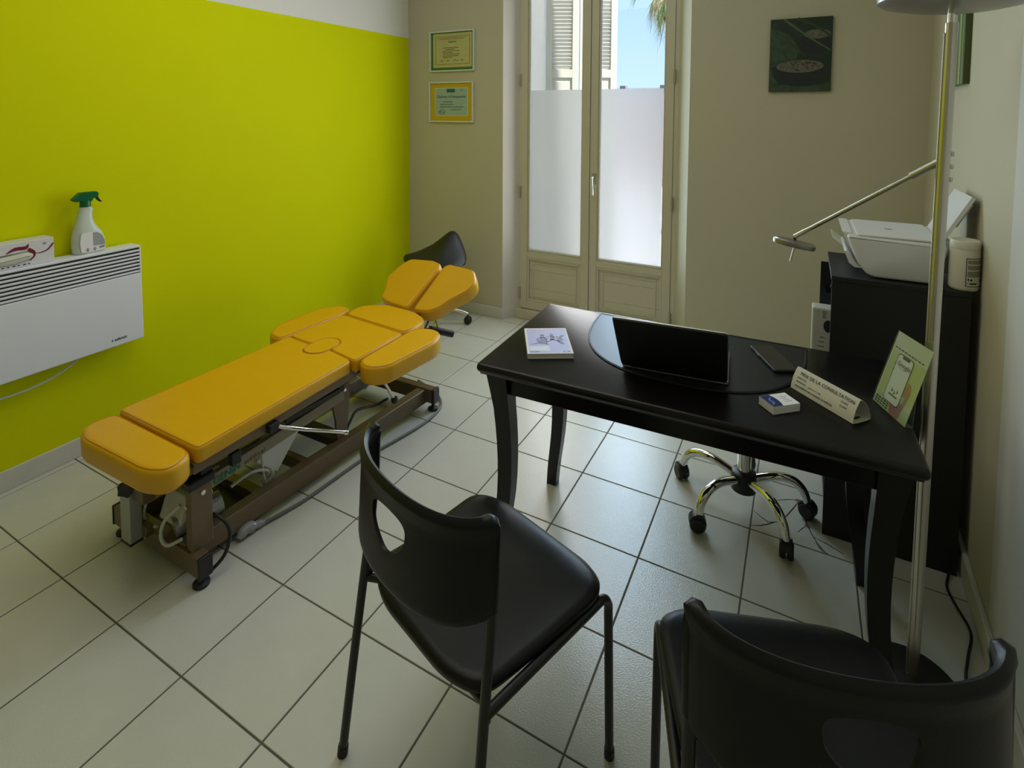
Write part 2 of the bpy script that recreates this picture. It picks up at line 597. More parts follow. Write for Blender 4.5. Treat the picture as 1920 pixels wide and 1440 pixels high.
for cx_, cy_, a_, b_, ro in [(2.508, 1.52, 0.006, 0.05, 0.2), (2.49, 1.585, 0.018, 0.010, 0.3), (2.522, 1.45, 0.012, 0.012, 0), (2.561, 1.355, 0.006, 0.03, 0.6)]:
    bm = nb()
    P = [(cx_ + math.cos(ro) * x - math.sin(ro) * y, cy_ + math.sin(ro) * x + math.cos(ro) * y) for x, y in
         [(a_ * math.cos(t) * rnd.uniform(0.6, 1.1), b_ * math.sin(t) * rnd.uniform(0.7, 1.1)) for t in [2 * PI * k / 11 for k in range(11)]]]
    prism(bm, P, -0.0006, 0.0003)
    obj('chipped_spot', bm, 'crack_chip', floor)

# left wall: green field, white band above
bm = nb(); bx(bm, (XL - 0.12, YF - 0.1, -0.1), (XL, YB + 0.3, 2.147))
wl_ = struct(obj('wall_left', bm, 'green_paint'))
bm = nb(); bx(bm, (XL - 0.12, YF - 0.1, 2.147), (XL, YB + 0.3, ZC + 0.1))
obj('upper_band', bm, 'white_paint', wl_)
bm = nb(); bx(bm, (XL, YF, 0.0), (XL + 0.012, YB, 0.085), 0.003)
struct(obj('baseboard_left', bm, 'skirting'))

# back wall with the splayed door opening
OX0, OX1, OZ = 0.50, 1.828, 2.62
bm = nb()
bx(bm, (XL - 0.1, YB, -0.1), (OX0, YB + 0.14, ZC + 0.1))
bx(bm, (OX1, YB, -0.1), (3.25, YB + 0.14, ZC + 0.1))
bx(bm, (OX0, YB, OZ), (OX1, YB + 0.14, ZC + 0.1))
wb = struct(obj('wall_back', bm, 'beige_paint'))
bm = nb()
prism(bm, [(OX0, YB + 0.0005), (0.585, YB + 0.10), (0.585, YB + 0.139), (OX0 - 0.002, YB + 0.139)], 0, OZ)
obj('reveal', bm, 'reveal_paint', wb)
bm = nb()
prism(bm, [(OX1, YB + 0.0005), (1.737, YB + 0.10), (1.737, YB + 0.139), (OX1 + 0.002, YB + 0.139)], 0, OZ)
obj('reveal', bm, 'beige_paint', wb)
# outer masonry of the thick wall
bm = nb()
bx(bm, (XL - 0.6, YB + 0.141, -0.4), (0.60, 3.22, 3.4))
bx(bm, (1.74, YB + 0.141, -0.4), (3.6, 3.22, 3.4))
bx(bm, (0.60, YB + 0.141, 2.64), (1.74, 3.22, 3.4))
struct(obj('wall_outside', bm, 'render_white'))
bm = nb(); bx(bm, (0.60, YB + 0.13, -0.3), (1.74, 3.26, 0.02))
struct(obj('trim_1', bm, 'render_white'), 'pale stone sill outside the glazed door', 'door sill')
bm = nb(); bx(bm, (XL + 0.012, YB - 0.013, 0.0), (OX0 + 0.003, YB, 0.085), 0.003)
prism(bm, [(OX0 + 0.003, YB - 0.013), (OX0 + 0.065, YB + 0.068), (OX0 + 0.050, YB + 0.075), (OX0 - 0.01, YB - 0.004)], 0, 0.085)
bx(bm, (OX1, YB - 0.013, 0.0), (3.02, YB, 0.085), 0.003)
struct(obj('baseboard_back', bm, 'skirting'))

# right wall: beige, then a pale grey stretch nearer the camera
def rwall(y0, y1, name, m, z0=-0.1, z1=ZC + 0.1, t=0.12, off=0.0):
    b = nb()
    prism(b, [(xr(y0) - off, y0), (xr(y0) + t, y0), (xr(y1) + t, y1), (xr(y1) - off, y1)], z0, z1)
    return obj(name, b, m)
wr = struct(rwall(1.165, YB + 0.1, 'wall_right', 'beige_paint'))
o = rwall(YF - 0.1, 1.165, 'near_stretch', 'grey_white_paint')
o.parent = wr
b = nb()
prism(b, [(xr(YF) - 0.016, YF), (xr(YF), YF), (xr(YB), YB), (xr(YB) - 0.016, YB)], 0, 0.088, bev=0.003)
struct(obj('baseboard_right', b, 'skirting'))
# wall behind the camera, ceiling
bm = nb(); bx(bm, (XL - 0.1, YF - 0.12, -0.1), (3.1, YF, ZC + 0.1))
struct(obj('wall_front', bm, 'beige_paint'))
bm = nb(); bx(bm, (XL - 0.1, YF - 0.1, ZC), (3.2, YB + 0.14, ZC + 0.1))
struct(obj('ceiling', bm, 'ceiling_paint'))

# ------------------------------------------------------------------ glazed double door
YD = 2.79          # front face of the leaves
door = thing('door_1', None, None, (1.16, YD, 0), kind='structure')
bm = nb()
bx(bm, (0.575, YD + 0.008, 0.0), (0.603, YD + 0.06, OZ), 0.003)
bx(bm, (1.713, YD + 0.008, 0.0), (1.742, YD + 0.06, OZ), 0.003)
bx(bm, (0.603, YD + 0.008, 2.55), (1.713, YD + 0.06, OZ), 0.003)
obj('door_frame', bm, 'door_paint', door)
bm = nb(); bx(bm, (0.56, YD - 0.02, 0.0), (1.75, YD + 0.06, 0.072), 0.004)
obj('door_sill', bm, 'door_paint', door)
def leaf(x0, x1, gx0, gx1, handle):
    z0, z1 = 0.080, 2.548
    gz0, gz1 = 0.528, 2.44
    y0, y1 = YD, YD + 0.042
    b = nb()
    bx(b, (x0, y0, z0), (gx0 - 0.012, y1, z1), 0.002)
    bx(b, (gx1 + 0.012, y0, z0), (x1, y1, z1), 0.002)
    bx(b, (gx0 - 0.012, y0 + 0.0005, gz1 + 0.012), (gx1 + 0.012, y1, z1), 0.002)
    bx(b, (gx0 - 0.012, y0 + 0.0005, 0.470), (gx1 + 0.012, y1, gz0 - 0.012), 0.002)
    bx(b, (gx0 - 0.012, y0 + 0.0005, z0), (gx1 + 0.012, y1, 0.140), 0.002)
    lf = obj('door_leaf', b, 'door_paint', door)
    # glazing bead around the pane
    b = nb()
    for (a0, a1, c0, c1) in [(gx0 - 0.012, gx0, gz0 - 0.012, gz1 + 0.012), (gx1, gx1 + 0.012, gz0 - 0.012, gz1 + 0.012),
                             (gx0, gx1, gz0 - 0.012, gz0), (gx0, gx1, gz1, gz1 + 0.012)]:
        bx(b, (a0, y0 + 0.008, c0), (a1, y1 - 0.004, c1), 0.003)
    obj('glazing_bead', b, 'door_paint', lf)
    b = nb(); bx(b, (gx0, y0 + 0.022, gz0), (gx1, y0 + 0.026, gz1))
    obj('pane', b, 'window_glass', lf)
    b = nb(); bx(b, (gx0 + 0.004, y0 + 0.0195, gz0 + 0.003), (gx1 - 0.004, y0 + 0.0205, 1.716))
    fo = obj('frosted_film', b, 'frosted_film', lf)
    fo['label'] = 'frosted white film on the lower glass'
    # lower panel: moulding ring and three boards
    b = nb()
    px0, px1, pz0, pz1 = gx0 - 0.012, gx1 + 0.012, 0.140, 0.470
    for (a0, a1, c0, c1) in [(px0, px0 + 0.016, pz0, pz1), (px1 - 0.016, px1, pz0, pz1), (px0 + 0.016, px1 - 0.016, pz0, pz0 + 0.016), (px0 + 0.016, px1 - 0.016, pz1 - 0.016, pz1)]:
        bx(b, (a0, y0 + 0.003, c0), (a1, y0 + 0.03, c1), 0.004)
    obj('panel_moulding', b, 'door_paint', lf)
    b = nb()
    for (a0, a1, c0, c1) in [(px0 + 0.040, px0 + 0.050, pz0 + 0.036, pz1 - 0.036), (px1 - 0.050, px1 - 0.040, pz0 + 0.036, pz1 - 0.036),
                             (px0 + 0.050, px1 - 0.050, pz0 + 0.036, pz0 + 0.046), (px0 + 0.050, px1 - 0.050, pz1 - 0.046, pz1 - 0.036)]:
        bx(b, (a0, y0 + 0.012, c0), (a1, y0 + 0.03, c1), 0.003)
    obj('panel_moulding', b, 'door_paint', lf)
    zz = [pz0 + 0.016, 0.235, 0.375, pz1 - 0.016]
    for k in range(3):
        b = nb(); bx(b, (px0 + 0.016, y0 + 0.018, zz[k] + 0.0006), (px1 - 0.016, y0 + 0.036, zz[k + 1] - 0.0006), 0.0012, 1)
        obj('panel_board', b, 'door_paint', lf)
    if handle:
        b = nb(); bx(b, (1.166, y0 - 0.006, 1.055), (1.196, y0, 1.135), 0.003)
        h = obj('handle_plate', b, 'hinge_paint', lf)
        b = nb()
        tube(b, [(1.181, y0 - 0.004, 1.108), (1.181, y0 - 0.035, 1.108), (1.180, y0 - 0.044, 1.098), (1.181, y0 - 0.046, 1.06), (1.184, y0 - 0.044, 0.985)], 0.0075, 10, 4)
        obj('lever', b, 'brass_pale', h, True)
    return lf
leafL = leaf(0.603, 1.1455, 0.670, 1.078, False)
leafR = leaf(1.1485, 1.713, 1.215, 1.648, True)
bm = nb(); bx(bm, (1.130, YD - 0.010, 0.085), (1.1465, YD + 0.002, 2.54), 0.004)
obj('cover_strip', bm, 'door_paint', door)
for x, lf in ((0.601, leafL), (1.716, leafR)):
    for z in (1.79, 0.96, 0.19):
        b = nb(); cyl(b, (x, YD - 0.006, z - 0.045), (x, YD - 0.006, z + 0.045), 0.007, n=10)
        obj('hinge', b, 'hinge_paint', lf, True)

# ================================================================== OUTSIDE
bm = nb(); bx(bm, (-30, 3.30, -0.6), (30, 60, -0.4))
struct(obj('ground_outside', bm, 'terrace'))
# louvred shutter, two hinged leaves left half open
sh = thing('louvred_shutter', 'white louvred folding shutter standing half open outside the glazed door', 'shutter', (0.60, 3.23, 0))
def shutter_leaf(p0, p1):
    p0, p1 = Vector(p0), Vector(p1)
    W = (p1 - p0).length
    Tm = frame((p0.x, p0.y, 0), ((p1 - p0).x, (p1 - p0).y, 0), (0, 0, 1))   # local x along leaf, y up, z toward the garden/room
    b = nb()
    st = 0.052
    def lb(bb, x0, x1, z0, z1, d0, d1, bev=0.002):
        vs = bx(bb, (x0, z0, d0), (x1, z1, d1), bev)
        bmesh.ops.transform(bb, matrix=Tm, verts=vs)
    lb(b, 0.002, st, 0.06, 2.60, -0.016, 0.016)
    lb(b, W - st, W - 0.002, 0.06, 2.60, -0.016, 0.016)
    for z0, z1 in ((0.06, 0.16), (1.835, 1.90), (2.50, 2.60)):
        lb(b, st, W - st, z0, z1, -0.016, 0.016)
    fr_ = obj('shutter_leaf', b, 'shutter_white', sh)
    b = nb(); lb(b, st, W - st, 0.16, 1.835, -0.006, 0.006, 0.001)
    lb(b, st + 0.02, W - st - 0.02, 0.19, 1.805, -0.011, 0.011, 0.004)
    obj('lower_panel', b, 'shutter_white', fr_)
    z = 1.915
    mesh = None
    while z < 2.49:
        if mesh is None:
            b = nb()
            vs = box(b, (0, 0, 0), (W - 2 * st, 0.044, 0.007), (math.radians(26), 0, 0), 0.0015, 1)
            mesh = bpy.data.meshes.new('slat')
            b.to_mesh(mesh); b.free()
            mesh.materials.append(MATS['shutter_white'])
        s = bpy.data.objects.new('slat', mesh)
        COL.objects.link(s)
        s.parent = fr_
        s.matrix_local = PM[sh.name].inverted() @ Tm @ Matrix.Translation((W / 2, z, 0))
        z += 0.0305
    return fr_
shutter_leaf((0.597, 3.228), (0.838, 3.345))
shutter_leaf((0.842, 3.347), (1.108, 3.495))
bm = nb(); cyl(bm, (0.610, 3.222, 1.82), (0.610, 3.222, 1.89), 0.007, n=10)
obj('hinge', bm, 'shutter_white', sh, True)
# neighbour house, only its ridge peeps over the film
hs = thing('neighbour_house', 'low pink house whose roof edge shows above the frosted glass', 'house', (-2, 16, -0.4))
bm = nb(); bx(bm, (-9, 14, -0.5), (6, 20, 2.02))
obj('house_wall', bm, 'house_pink', hs)
bm = nb(); loops(bm, [[(-9.3, 13.7, 2.02), (6.3, 13.7, 2.02), (6.3, 20.3, 2.02), (-9.3, 20.3, 2.02)], [(-7.5, 16.6, 2.36), (4.5, 16.6, 2.36), (4.5, 17.4, 2.36), (-7.5, 17.4, 2.36)]])
obj('roof', bm, 'roof_tile', hs)
for cx_ in (-2.2, -1.05):
    bm = nb(); bx(bm, (cx_ - 0.09, 14.6, 2.05), (cx_ + 0.09, 14.8, 2.34), 0.02); obj('chimney', bm, 'roof_tile', hs)
# palm tree
pt = thing('palm_tree', 'palm tree with hanging green and dry fronds against the blue sky', 'tree', (0.78, 8.2, -0.4))
bm = nb(); tube(bm, [(0.78, 8.2, -0.4), (0.80, 8.2, 1.2), (0.76, 8.2, 3.4)], 0.19, 14, 4)
obj('trunk', bm, 'palm_trunk', pt, True)
def frond(az, elev, L, m, droop):
    b = nb()
    pts = []
    p = Vector((0.76, 8.2, 3.56)); a = elev
    for k in range(9):
        pts.append(p.copy())
        p = p + Vector((math.cos(az) * math.cos(a), math.sin(az) * math.cos(a), math.sin(a))) * (L / 8)
        a -= droop / 8
    tube(b, pts, 0.012, 5)
    for k in range(2, 9):
        d = (pts[k] - pts[k - 1]).normalized()
        for s in (-1, 1):
            for q in range(3):
                side = Vector((-math.sin(az), math.cos(az), 0)) * s
                base = pts[k - 1].lerp(pts[k], q / 3)
                tip = base + (side * rnd.uniform(0.10, 0.22) + d * rnd.uniform(0.15, 0.3) + Vector((0, 0, -1)) * rnd.uniform(0.12, 0.34))
                w = d * 0.011
                vs = [b.verts.new(x) for x in (base - w, base + w, base.lerp(tip, 0.6) + w * 0.8, tip, base.lerp(tip, 0.6) - w * 0.8)]
                b.faces.new(vs)
    obj('frond', b, m, pt)
for k in range(16):
    frond(2 * PI * k / 16 + rnd.uniform(-.15, .15), rnd.uniform(-0.2, 0.9), rnd.uniform(0.75, 1.0), 'palm_green', rnd.uniform(1.6, 2.3))
for k in range(14):
    frond(2 * PI * k / 14 + rnd.uniform(-.2, .2), rnd.uniform(-0.9, -0.2), rnd.uniform(0.6, 0.85), 'palm_dry', rnd.uniform(0.9, 1.4))
for az, el in ((2.5, 0.25), (2.75, 0.5), (2.95, 0.1), (3.1, 0.4), (3.3, 0.2), (3.55, 0.45), (3.8, 0.3)):
    frond(az, el, rnd.uniform(0.65, 0.8), 'palm_dry', 2.2)

# ================================================================== WALL HEATER and what stands on it
HX0, HX1 = XL + 0.022, -0.27
ht = thing('wall_heater', 'white electric panel heater with dark slotted grille hung on the green wall', 'heater', (XL, 0.1, 0.48))
HY0, HY1, HZ0, HZ1 = -0.36, 0.59, 0.482, 0.926
bm = nb()
bx(bm, (HX0, HY0, HZ0), (HX1 - 0.010, HY1, HZ1), 0.004)
bx(bm, (HX1 - 0.012, HY0, HZ0), (HX1, HY1, 0.795), 0.004)
bx(bm, (HX1 - 0.012, HY0, 0.915), (HX1, HY1, HZ1), 0.003)
bx(bm, (HX1 - 0.012, HY1 - 0.006, 0.79), (HX1, HY1, 0.92), 0.002)
obj('body', bm, 'heater_white', ht)
bm = nb(); bx(bm, (HX1 - 0.0105, HY0 + 0.002, 0.794), (HX1 - 0.0090, HY1 - 0.004, 0.916))
obj('grille_back', bm, 'heater_dark', ht)
for k in range(7):
    z = 0.8035 + k * 0.0163
    b = nb(); box(b, ((HX1 - 0.004), (HY0 + HY1) / 2, z), (0.009, HY1 - HY0 - 0.008, 0.0075), (0, math.radians(18), 0), 0.0015, 1)
    obj('slat', b, 'heater_white', ht)
TY = frame((HX1 + 0.0004, 0.452, 0.508), (0, 1, 0), (0, 0, 1))
text('logo', 'atlantic', 0.018, 'ink', ht, TY @ Matrix.Translation((0.012, 0, 0)), shear=0.3, bold=0.0004)
bm = nb(); prism(bm, [(0, 0.001), (0.008, 0.001), (0.005, 0.011)], 0, 0.0004, TY); obj('logo', bm, 'ink', ht)
bm = nb(); tube(bm, [(XL + 0.03, 0.40, 0.50), (XL + 0.04, 0.37, 0.475), (XL + 0.05, 0.31, 0.442), (XL + 0.05, 0.22, 0.412), (XL + 0.045, 0.12, 0.402), (XL + 0.03, 0.0, 0.405), (XL + 0.01, -0.12, 0.415)], 0.0045, 8, 5)
obj('power_cable', bm, 'cable_white', ht, True)
for y in (-0.2, 0.42):
    bm = nb(); bx(bm, (XL, y - 0.03, 0.55), (XL + 0.024, y + 0.03, 0.85)); obj('wall_bracket', bm, 'heater_dark', ht)

# glove box
gb = thing('glove_box', 'white cardboard glove dispenser box with dark red swirl on the heater', 'box', (-0.325, 0.13, HZ1))
bm = nb(); bx(bm, (-0.364, -0.01, HZ1 + 0.0005), (-0.286, 0.262, 1.028), 0.0015, 1)
obj('carton', bm, 'box_white', gb)
GX = -0.2855
TG = frame((GX, -0.01, HZ1), (0, 1, 0), (0, 0, 1))
bm = nb(); prism(bm, rpoly([(0.02, 0.018), (0.15, 0.016), (0.20, 0.028), (0.208, 0.048), (0.19, 0.062), (0.13, 0.060), (0.06, 0.058), (0.02, 0.050)], 0.012), 0, 0.0005, TG); obj('opening', bm, 'ink_grey', gb)
bm = nb()
cushion(bm, rpoly([(0.02, 0.020), (0.15, 0.018), (0.195, 0.030), (0.203, 0.047), (0.18, 0.060), (0.12, 0.054), (0.06, 0.052), (0.02, 0.046)], 0.012), 0.0, 0.010, 0.008, TG, 0.002)
obj('latex_gloves', bm, 'glove_latex', gb, True)
def ribbon(bm, pts, ws, T, h=0.0008, k=5):
    P = smooth_path([(p[0], p[1], 0) for p in pts], k)
    n = len(P)
    L, R_ = [], []
    for i in range(n):
        d = (P[min(i + 1, n - 1)] - P[max(i - 1, 0)]).normalized()
        f = i / (n - 1) * (len(ws) - 1); a = min(int(f), len(ws) - 2); w = ws[a] + (ws[a + 1] - ws[a]) * (f - a)
        nn = Vector((-d.y, d.x, 0))
        L.append((P[i] + nn * w / 2)); R_.append(P[i] - nn * w / 2)
    for i in range(n - 1):
        q = [L[i], L[i + 1], R_[i + 1], R_[i]]
        top = [bm.verts.new(T @ (p + Vector((0, 0, h)))) for p in q]
        bm.faces.new(top)
bm = nb(); ribbon(bm, [(0.115, 0.063), (0.145, 0.077), (0.178, 0.076), (0.188, 0.090)], [0.001, 0.013, 0.014, 0.001], TG, 0.0012); obj('red_swirl', bm, 'glove_red', gb)
bm = nb(); ribbon(bm, [(0.186, 0.070), (0.201, 0.055), (0.203, 0.038), (0.190, 0.020)], [0.010, 0.014, 0.010, 0.001], TG, 0.0012); obj('red_swirl', bm, 'glove_red', gb)
bm = nb(); ribbon(bm, [(0.203, 0.052), (0.222, 0.046), (0.250, 0.054), (0.270, 0.078)], [0.001, 0.003, 0.005, 0.006], TG, 0.0012); obj('red_swirl', bm, 'glove_red', gb)
text('print', '50', 0.012, 'ink_grey', gb, TG @ Matrix.Translation((0.235, 0.078, 0.0008)))
for k in range(7):
    bm = nb(); bx(bm, (GX, 0.075 + k * 0.0165, HZ1 + 0.0075), (GX + 0.0006, 0.075 + k * 0.0165 + rnd.uniform(0.004, 0.011), HZ1 + 0.0115)); obj('print', bm, 'ink', gb)
for k in range(2):
    bm = nb(); bx(bm, (GX, 0.0, HZ1 + 0.072 + 0.008 * k), (GX + 0.0006, 0.06 - 0.02 * k, HZ1 + 0.0745 + 0.008 * k)); obj('print', bm, 'ink_grey', gb)

# spray bottle
sp = thing('spray_bottle', 'white spray bottle with green trigger head standing on the heater', 'bottle', (-0.322, 0.40, HZ1))
SX = -0.322
Ts = frame((SX, 0, HZ1 + 0.0005), (0, 1, 0), (0, 0, 1))      # local x = world y, local y = height, z = toward room
def bottle_outline(z):
    pts = [(0.0, 0.345, 0.463), (0.012, 0.341, 0.466), (0.05, 0.339, 0.464), (0.085, 0.342, 0.455), (0.105, 0.347, 0.440), (0.125, 0.352, 0.428), (0.15, 0.360, 0.420), (0.175, 0.367, 0.419), (0.19, 0.371, 0.424), (0.205, 0.374, 0.416)]
    for a, b_ in zip(pts, pts[1:]):
        if a[0] <= z <= b_[0]:
            t = (z - a[0]) / (b_[0] - a[0])
            return a[1] + (b_[1] - a[1]) * t, a[2] + (b_[2] - a[2]) * t
    return pts[-1][1:]
bm = nb()
LS = []
for z in [0, 0.004, 0.012, 0.03, 0.05, 0.07, 0.085, 0.095, 0.105, 0.115, 0.125, 0.137, 0.15, 0.162, 0.175, 0.183, 0.19, 0.197, 0.205]:
    y0, y1 = bottle_outline(z)
    c, a = (y0 + y1) / 2, (y1 - y0) / 2
    d = 0.030 if z < 0.09 else max(0.017, 0.030 - (z - 0.09) * 0.14)
    sh_ = 0.93 if z == 0 else 1
    LS.append([(SX + d * sh_ * math.copysign(abs(math.sin(t)) ** 0.75, math.sin(t)), c + a * sh_ * math.copysign(abs(math.cos(t)) ** 0.75, math.cos(t)), HZ1 + 0.0005 + z) for t in [2 * PI * k / 24 for k in range(24)]])
loops(bm, LS)
obj('bottle_body', bm, 'spray_body', sp, True, angle=60)
bm = nb(); cyl(bm, (SX, 0.396, HZ1 + 0.206), (SX, 0.396, HZ1 + 0.232), 0.021, 0.019, 18)
prism(bm, rpoly([(0.352, 0.232), (0.418, 0.226), (0.424, 0.240), (0.444, 0.246), (0.446, 0.262), (0.437, 0.270), (0.375, 0.270), (0.354, 0.250), (0.344, 0.240)], 0.006), -0.014, 0.014, Ts, 0.003)
hd = obj('spray_head', bm, 'spray_green', sp, True)
bm = nb(); prism(bm, rpoly([(0.432, 0.248), (0.443, 0.247), (0.450, 0.232), (0.460, 0.221), (0.452, 0.219), (0.440, 0.232)], 0.002), -0.007, 0.007, Ts, 0.001)
obj('trigger', bm, 'trigger_dark', hd, True)
LBL = rpoly([(0.362, 0.008), (0.446, 0.010), (0.452, 0.040), (0.442, 0.075), (0.422, 0.098), (0.364, 0.094), (0.357, 0.050)], 0.010)
bm = nb(); prism(bm, LBL, 0.0296, 0.0312, Ts); obj('label_sheet', bm, 'paper', sp)
bm = nb(); prism(bm, [(0.407, 0.032), (0.453, 0.030), (0.452, 0.050), (0.441, 0.076), (0.425, 0.090), (0.407, 0.091)], 0.0308, 0.0316, Ts); obj('label_print', bm, 'label_grey', sp)
bm = nb(); prism(bm, [(0.430, 0.017), (0.451, 0.019), (0.451, 0.027), (0.430, 0.025)], 0.0308, 0.0316, Ts); obj('label_print', bm, 'ink_grey', sp)
for c_ in (0.385, 0.412):
    bm = nb(); prism(bm, [(c_ - 0.009, 0.018), (c_, 0.009), (c_ + 0.009, 0.018), (c_, 0.027)], 0.0308, 0.0315, Ts); o = obj('hazard_mark', bm, 'glove_red', sp)
    bm = nb(); prism(bm, [(c_ - 0.007, 0.018), (c_, 0.011), (c_ + 0.007, 0.018), (c_, 0.025)], 0.0308, 0.0318, Ts); obj('hazard_mark', bm, 'paper', sp)
    bm = nb(); prism(bm, [(c_ - 0.002, 0.013), (c_ + 0.002, 0.013), (c_ + 0.002, 0.022), (c_ - 0.002, 0.022)], 0.0308, 0.0320, Ts); obj('hazard_mark', bm, 'ink', sp)

# ================================================================== FRAMED DIPLOMAS, PICTURES
def diploma(name, label, x0, x1, z0, z1):
    t = thing(name, label, 'picture frame', ((x0 + x1) / 2, YB, z0), 0.0, 'framed diplomas left of the glazed door')
    b = nb()
    w = 0.010
    for (a0, a1, c0, c1) in [(x0, x0 + w, z0, z1), (x1 - w, x1, z0, z1), (x0 + w, x1 - w, z0, z0 + w), (x0 + w, x1 - w, z1 - w, z1)]:
        bx(b, (a0, YB - 0.022, c0), (a1, YB - 0.001, c1), 0.002)
    obj('frame', b, 'frame_white', t)
    return t
def flat(name, m, parent, x0, x1, z0, z1, y):
    b = nb(); bx(b, (x0, y, z0), (x1, y + 0.0012, z1))
    return obj(name, b, m, parent)
d1 = diploma('framed_diploma', 'upper framed diploma, parchment on a green mount in a white frame', -0.152, 0.259, 1.868, 2.178)
flat('mount', 'mat_green', d1, -0.145, 0.252, 1.875, 2.171, YB - 0.008)
flat('certificate', 'parchment', d1, -0.122, 0.236, 1.899, 2.160, YB - 0.0095)
for (a0, a1, c0, c1) in [(-0.100, -0.096, 1.922, 2.138), (0.212, 0.216, 1.922, 2.138), (-0.096, 0.212, 1.922, 1.926), (-0.096, 0.212, 2.134, 2.138)]:
    flat('border_line', 'gold_line', d1, a0, a1, c0, c1, YB - 0.0108)
Td = lambda x, z: frame((x, YB - 0.0108, z), (1, 0, 0), (0, 0, 1))
text('heading', 'Diplôme', 0.022, 'ink_brown', d1, Td(0.058, 2.088), 'CENTER', shear=0.3)
for k, (a, w) in enumerate([(-0.075, 0.26), (-0.06, 0.22)]):
    flat('print_line', 'ink_brown', d1, a, a + w, 2.124 - 0.010 * k, 2.1265 - 0.010 * k, YB - 0.0108)
for k in range(7):
    a = -0.035 + (0.02 if k == 1 else 0); w = [0.15, 0.09, 0.16, 0.10, 0.16, 0.15, 0.09][k]
    flat('print_line', 'ink_brown', d1, a + rnd.uniform(0, .01), a + w, 2.048 - 0.0125 * k, 2.0515 - 0.0125 * k, YB - 0.0108)
for a, w in ((-0.05, 0.03), (0.01, 0.02), (0.07, 0.05), (0.14, 0.02)):
    bm = nb(); tube(bm, [(a, YB - 0.0105, 1.945), (a + w * .3, YB - 0.0105, 1.958), (a + w * .5, YB - 0.0105, 1.948), (a + w, YB - 0.0105, 1.954)], 0.0012, 5, 3); obj('signature', bm, 'ink_brown', d1)
d2 = diploma('framed_diploma', 'lower framed diploma, pale mint sheet on a yellow mount', -0.159, 0.251, 1.476, 1.788)
flat('mount', 'mat_yellow', d2, -0.152, 0.244, 1.483, 1.781, YB - 0.008)
flat('inner_border', 'frame_white', d2, -0.106, 0.198, 1.526, 1.742, YB - 0.0092)
flat('certificate', 'diploma_mint', d2, -0.102, 0.194, 1.530, 1.738, YB - 0.0104)
flat('emblem', 'teal_ink', d2, 0.006, 0.082, 1.706, 1.734, YB - 0.0116)
T2 = lambda x, z: frame((x, YB - 0.0116, z), (1, 0, 0), (0, 0, 1))
text('heading', "Diplôme d'Ostéopathie", 0.028, 'teal_ink', d2, T2(0.046, 1.665), 'CENTER', shear=0.25)
for k, (a, w) in enumerate([(-0.03, 0.09), (-0.055, 0.12), (-0.06, 0.22), (0.04, 0.10)]):
    flat('print_line', 'teal_ink', d2, a, a + w, 1.632 - 0.020 * k, 1.636 - 0.020 * k, YB - 0.0116)
flat('print_line', 'teal_ink', d2, 0.13, 0.155, 1.722, 1.725, YB - 0.0116)
bm = nb(); tube(bm, [(p[0], YB - 0.0108, p[1]) for p in ellipse(-0.038, 1.556, 0.024, 0.022, 20)] + [(-0.014, YB - 0.0108, 1.556)], 0.0014, 5)
obj('stamp', bm, 'teal_ink', d2)
bm = nb(); tube(bm, [(-0.075, YB - 0.0108, 1.562), (-0.058, YB - 0.0108, 1.550), (-0.045, YB - 0.0108, 1.566), (-0.03, YB - 0.0108, 1.548), (-0.02, YB - 0.0108, 1.556)], 0.0018, 5, 3)
obj('signature', bm, 'teal_ink', d2)

# stone picture on the back wall
sx0, sx1, sz0, sz1 = 2.272, 2.582, 1.678, 2.090
pic = thing('canvas_picture', 'dark green canvas print of wet stones and reeds on the back wall', 'picture', ((sx0 + sx1) / 2, YB, sz0), 0.0, 'canvas prints around the desk corner')
bm = nb(); bx(bm, (sx0, YB - 0.020, sz0), (sx1, YB - 0.001, sz1), 0.002); obj('canvas', bm, 'canvas_dark', pic)
Tp = frame((sx0, YB - 0.0200, sz0), (1, 0, 0), (0, 0, 1))
def pp(P, m, h, nm='print_shape'):
    bmx = nb(); prism(bmx, P, 0, h, Tp); return obj(nm, bmx, m, pic)
W_, H_ = sx1 - sx0, sz1 - sz0
pp([(0.002, 0.14), (0.13, 0.16), (0.15, 0.24), (0.10, 0.32), (0.002, 0.37)], 'canvas_moss', 0.0004)
pp([(0.002, 0.002), (W_ - .002, 0.002), (W_ - .002, 0.05), (0.2, 0.03), (0.05, 0.04), (0.002, 0.14)], 'canvas_moss', 0.0004)
pp(ellipse(0.225, 0.265, 0.080, 0.062), 'canvas_stone', 0.0006, 'stone')
pp([p for p in ellipse(0.238, 0.318, 0.066, 0.026) if p[0] < W_ - 0.003], 'canvas_stone_top', 0.0008, 'stone_top')
pp(ellipse(0.155, 0.108, 0.140, 0.078), 'canvas_stone', 0.0009, 'stone')
pp(ellipse(0.155, 0.142, 0.118, 0.036), 'canvas_stone_top', 0.0011, 'stone_top')
for P, ws, m in [([(0.003, 0.37), (0.12, 0.26), (0.18, 0.20)], [0.004, 0.010, 0.003], 'canvas_reed'),
                 ([(0.003, 0.27), (0.07, 0.215), (0.118, 0.150)], [0.002, 0.005, 0.004], 'canvas_reed'),
                 ([(0.07, 0.408), (0.2, 0.30), (0.305, 0.225)], [0.014, 0.010, 0.006], 'canvas_reed_light'),
                 ([(0.14, 0.408), (0.23, 0.36), (0.306, 0.300)], [0.018, 0.014, 0.012], 'canvas_reed')]:
    bm = nb(); ribbon(bm, P, ws, Tp, 0.0014); obj('reed', bm, m, pic)
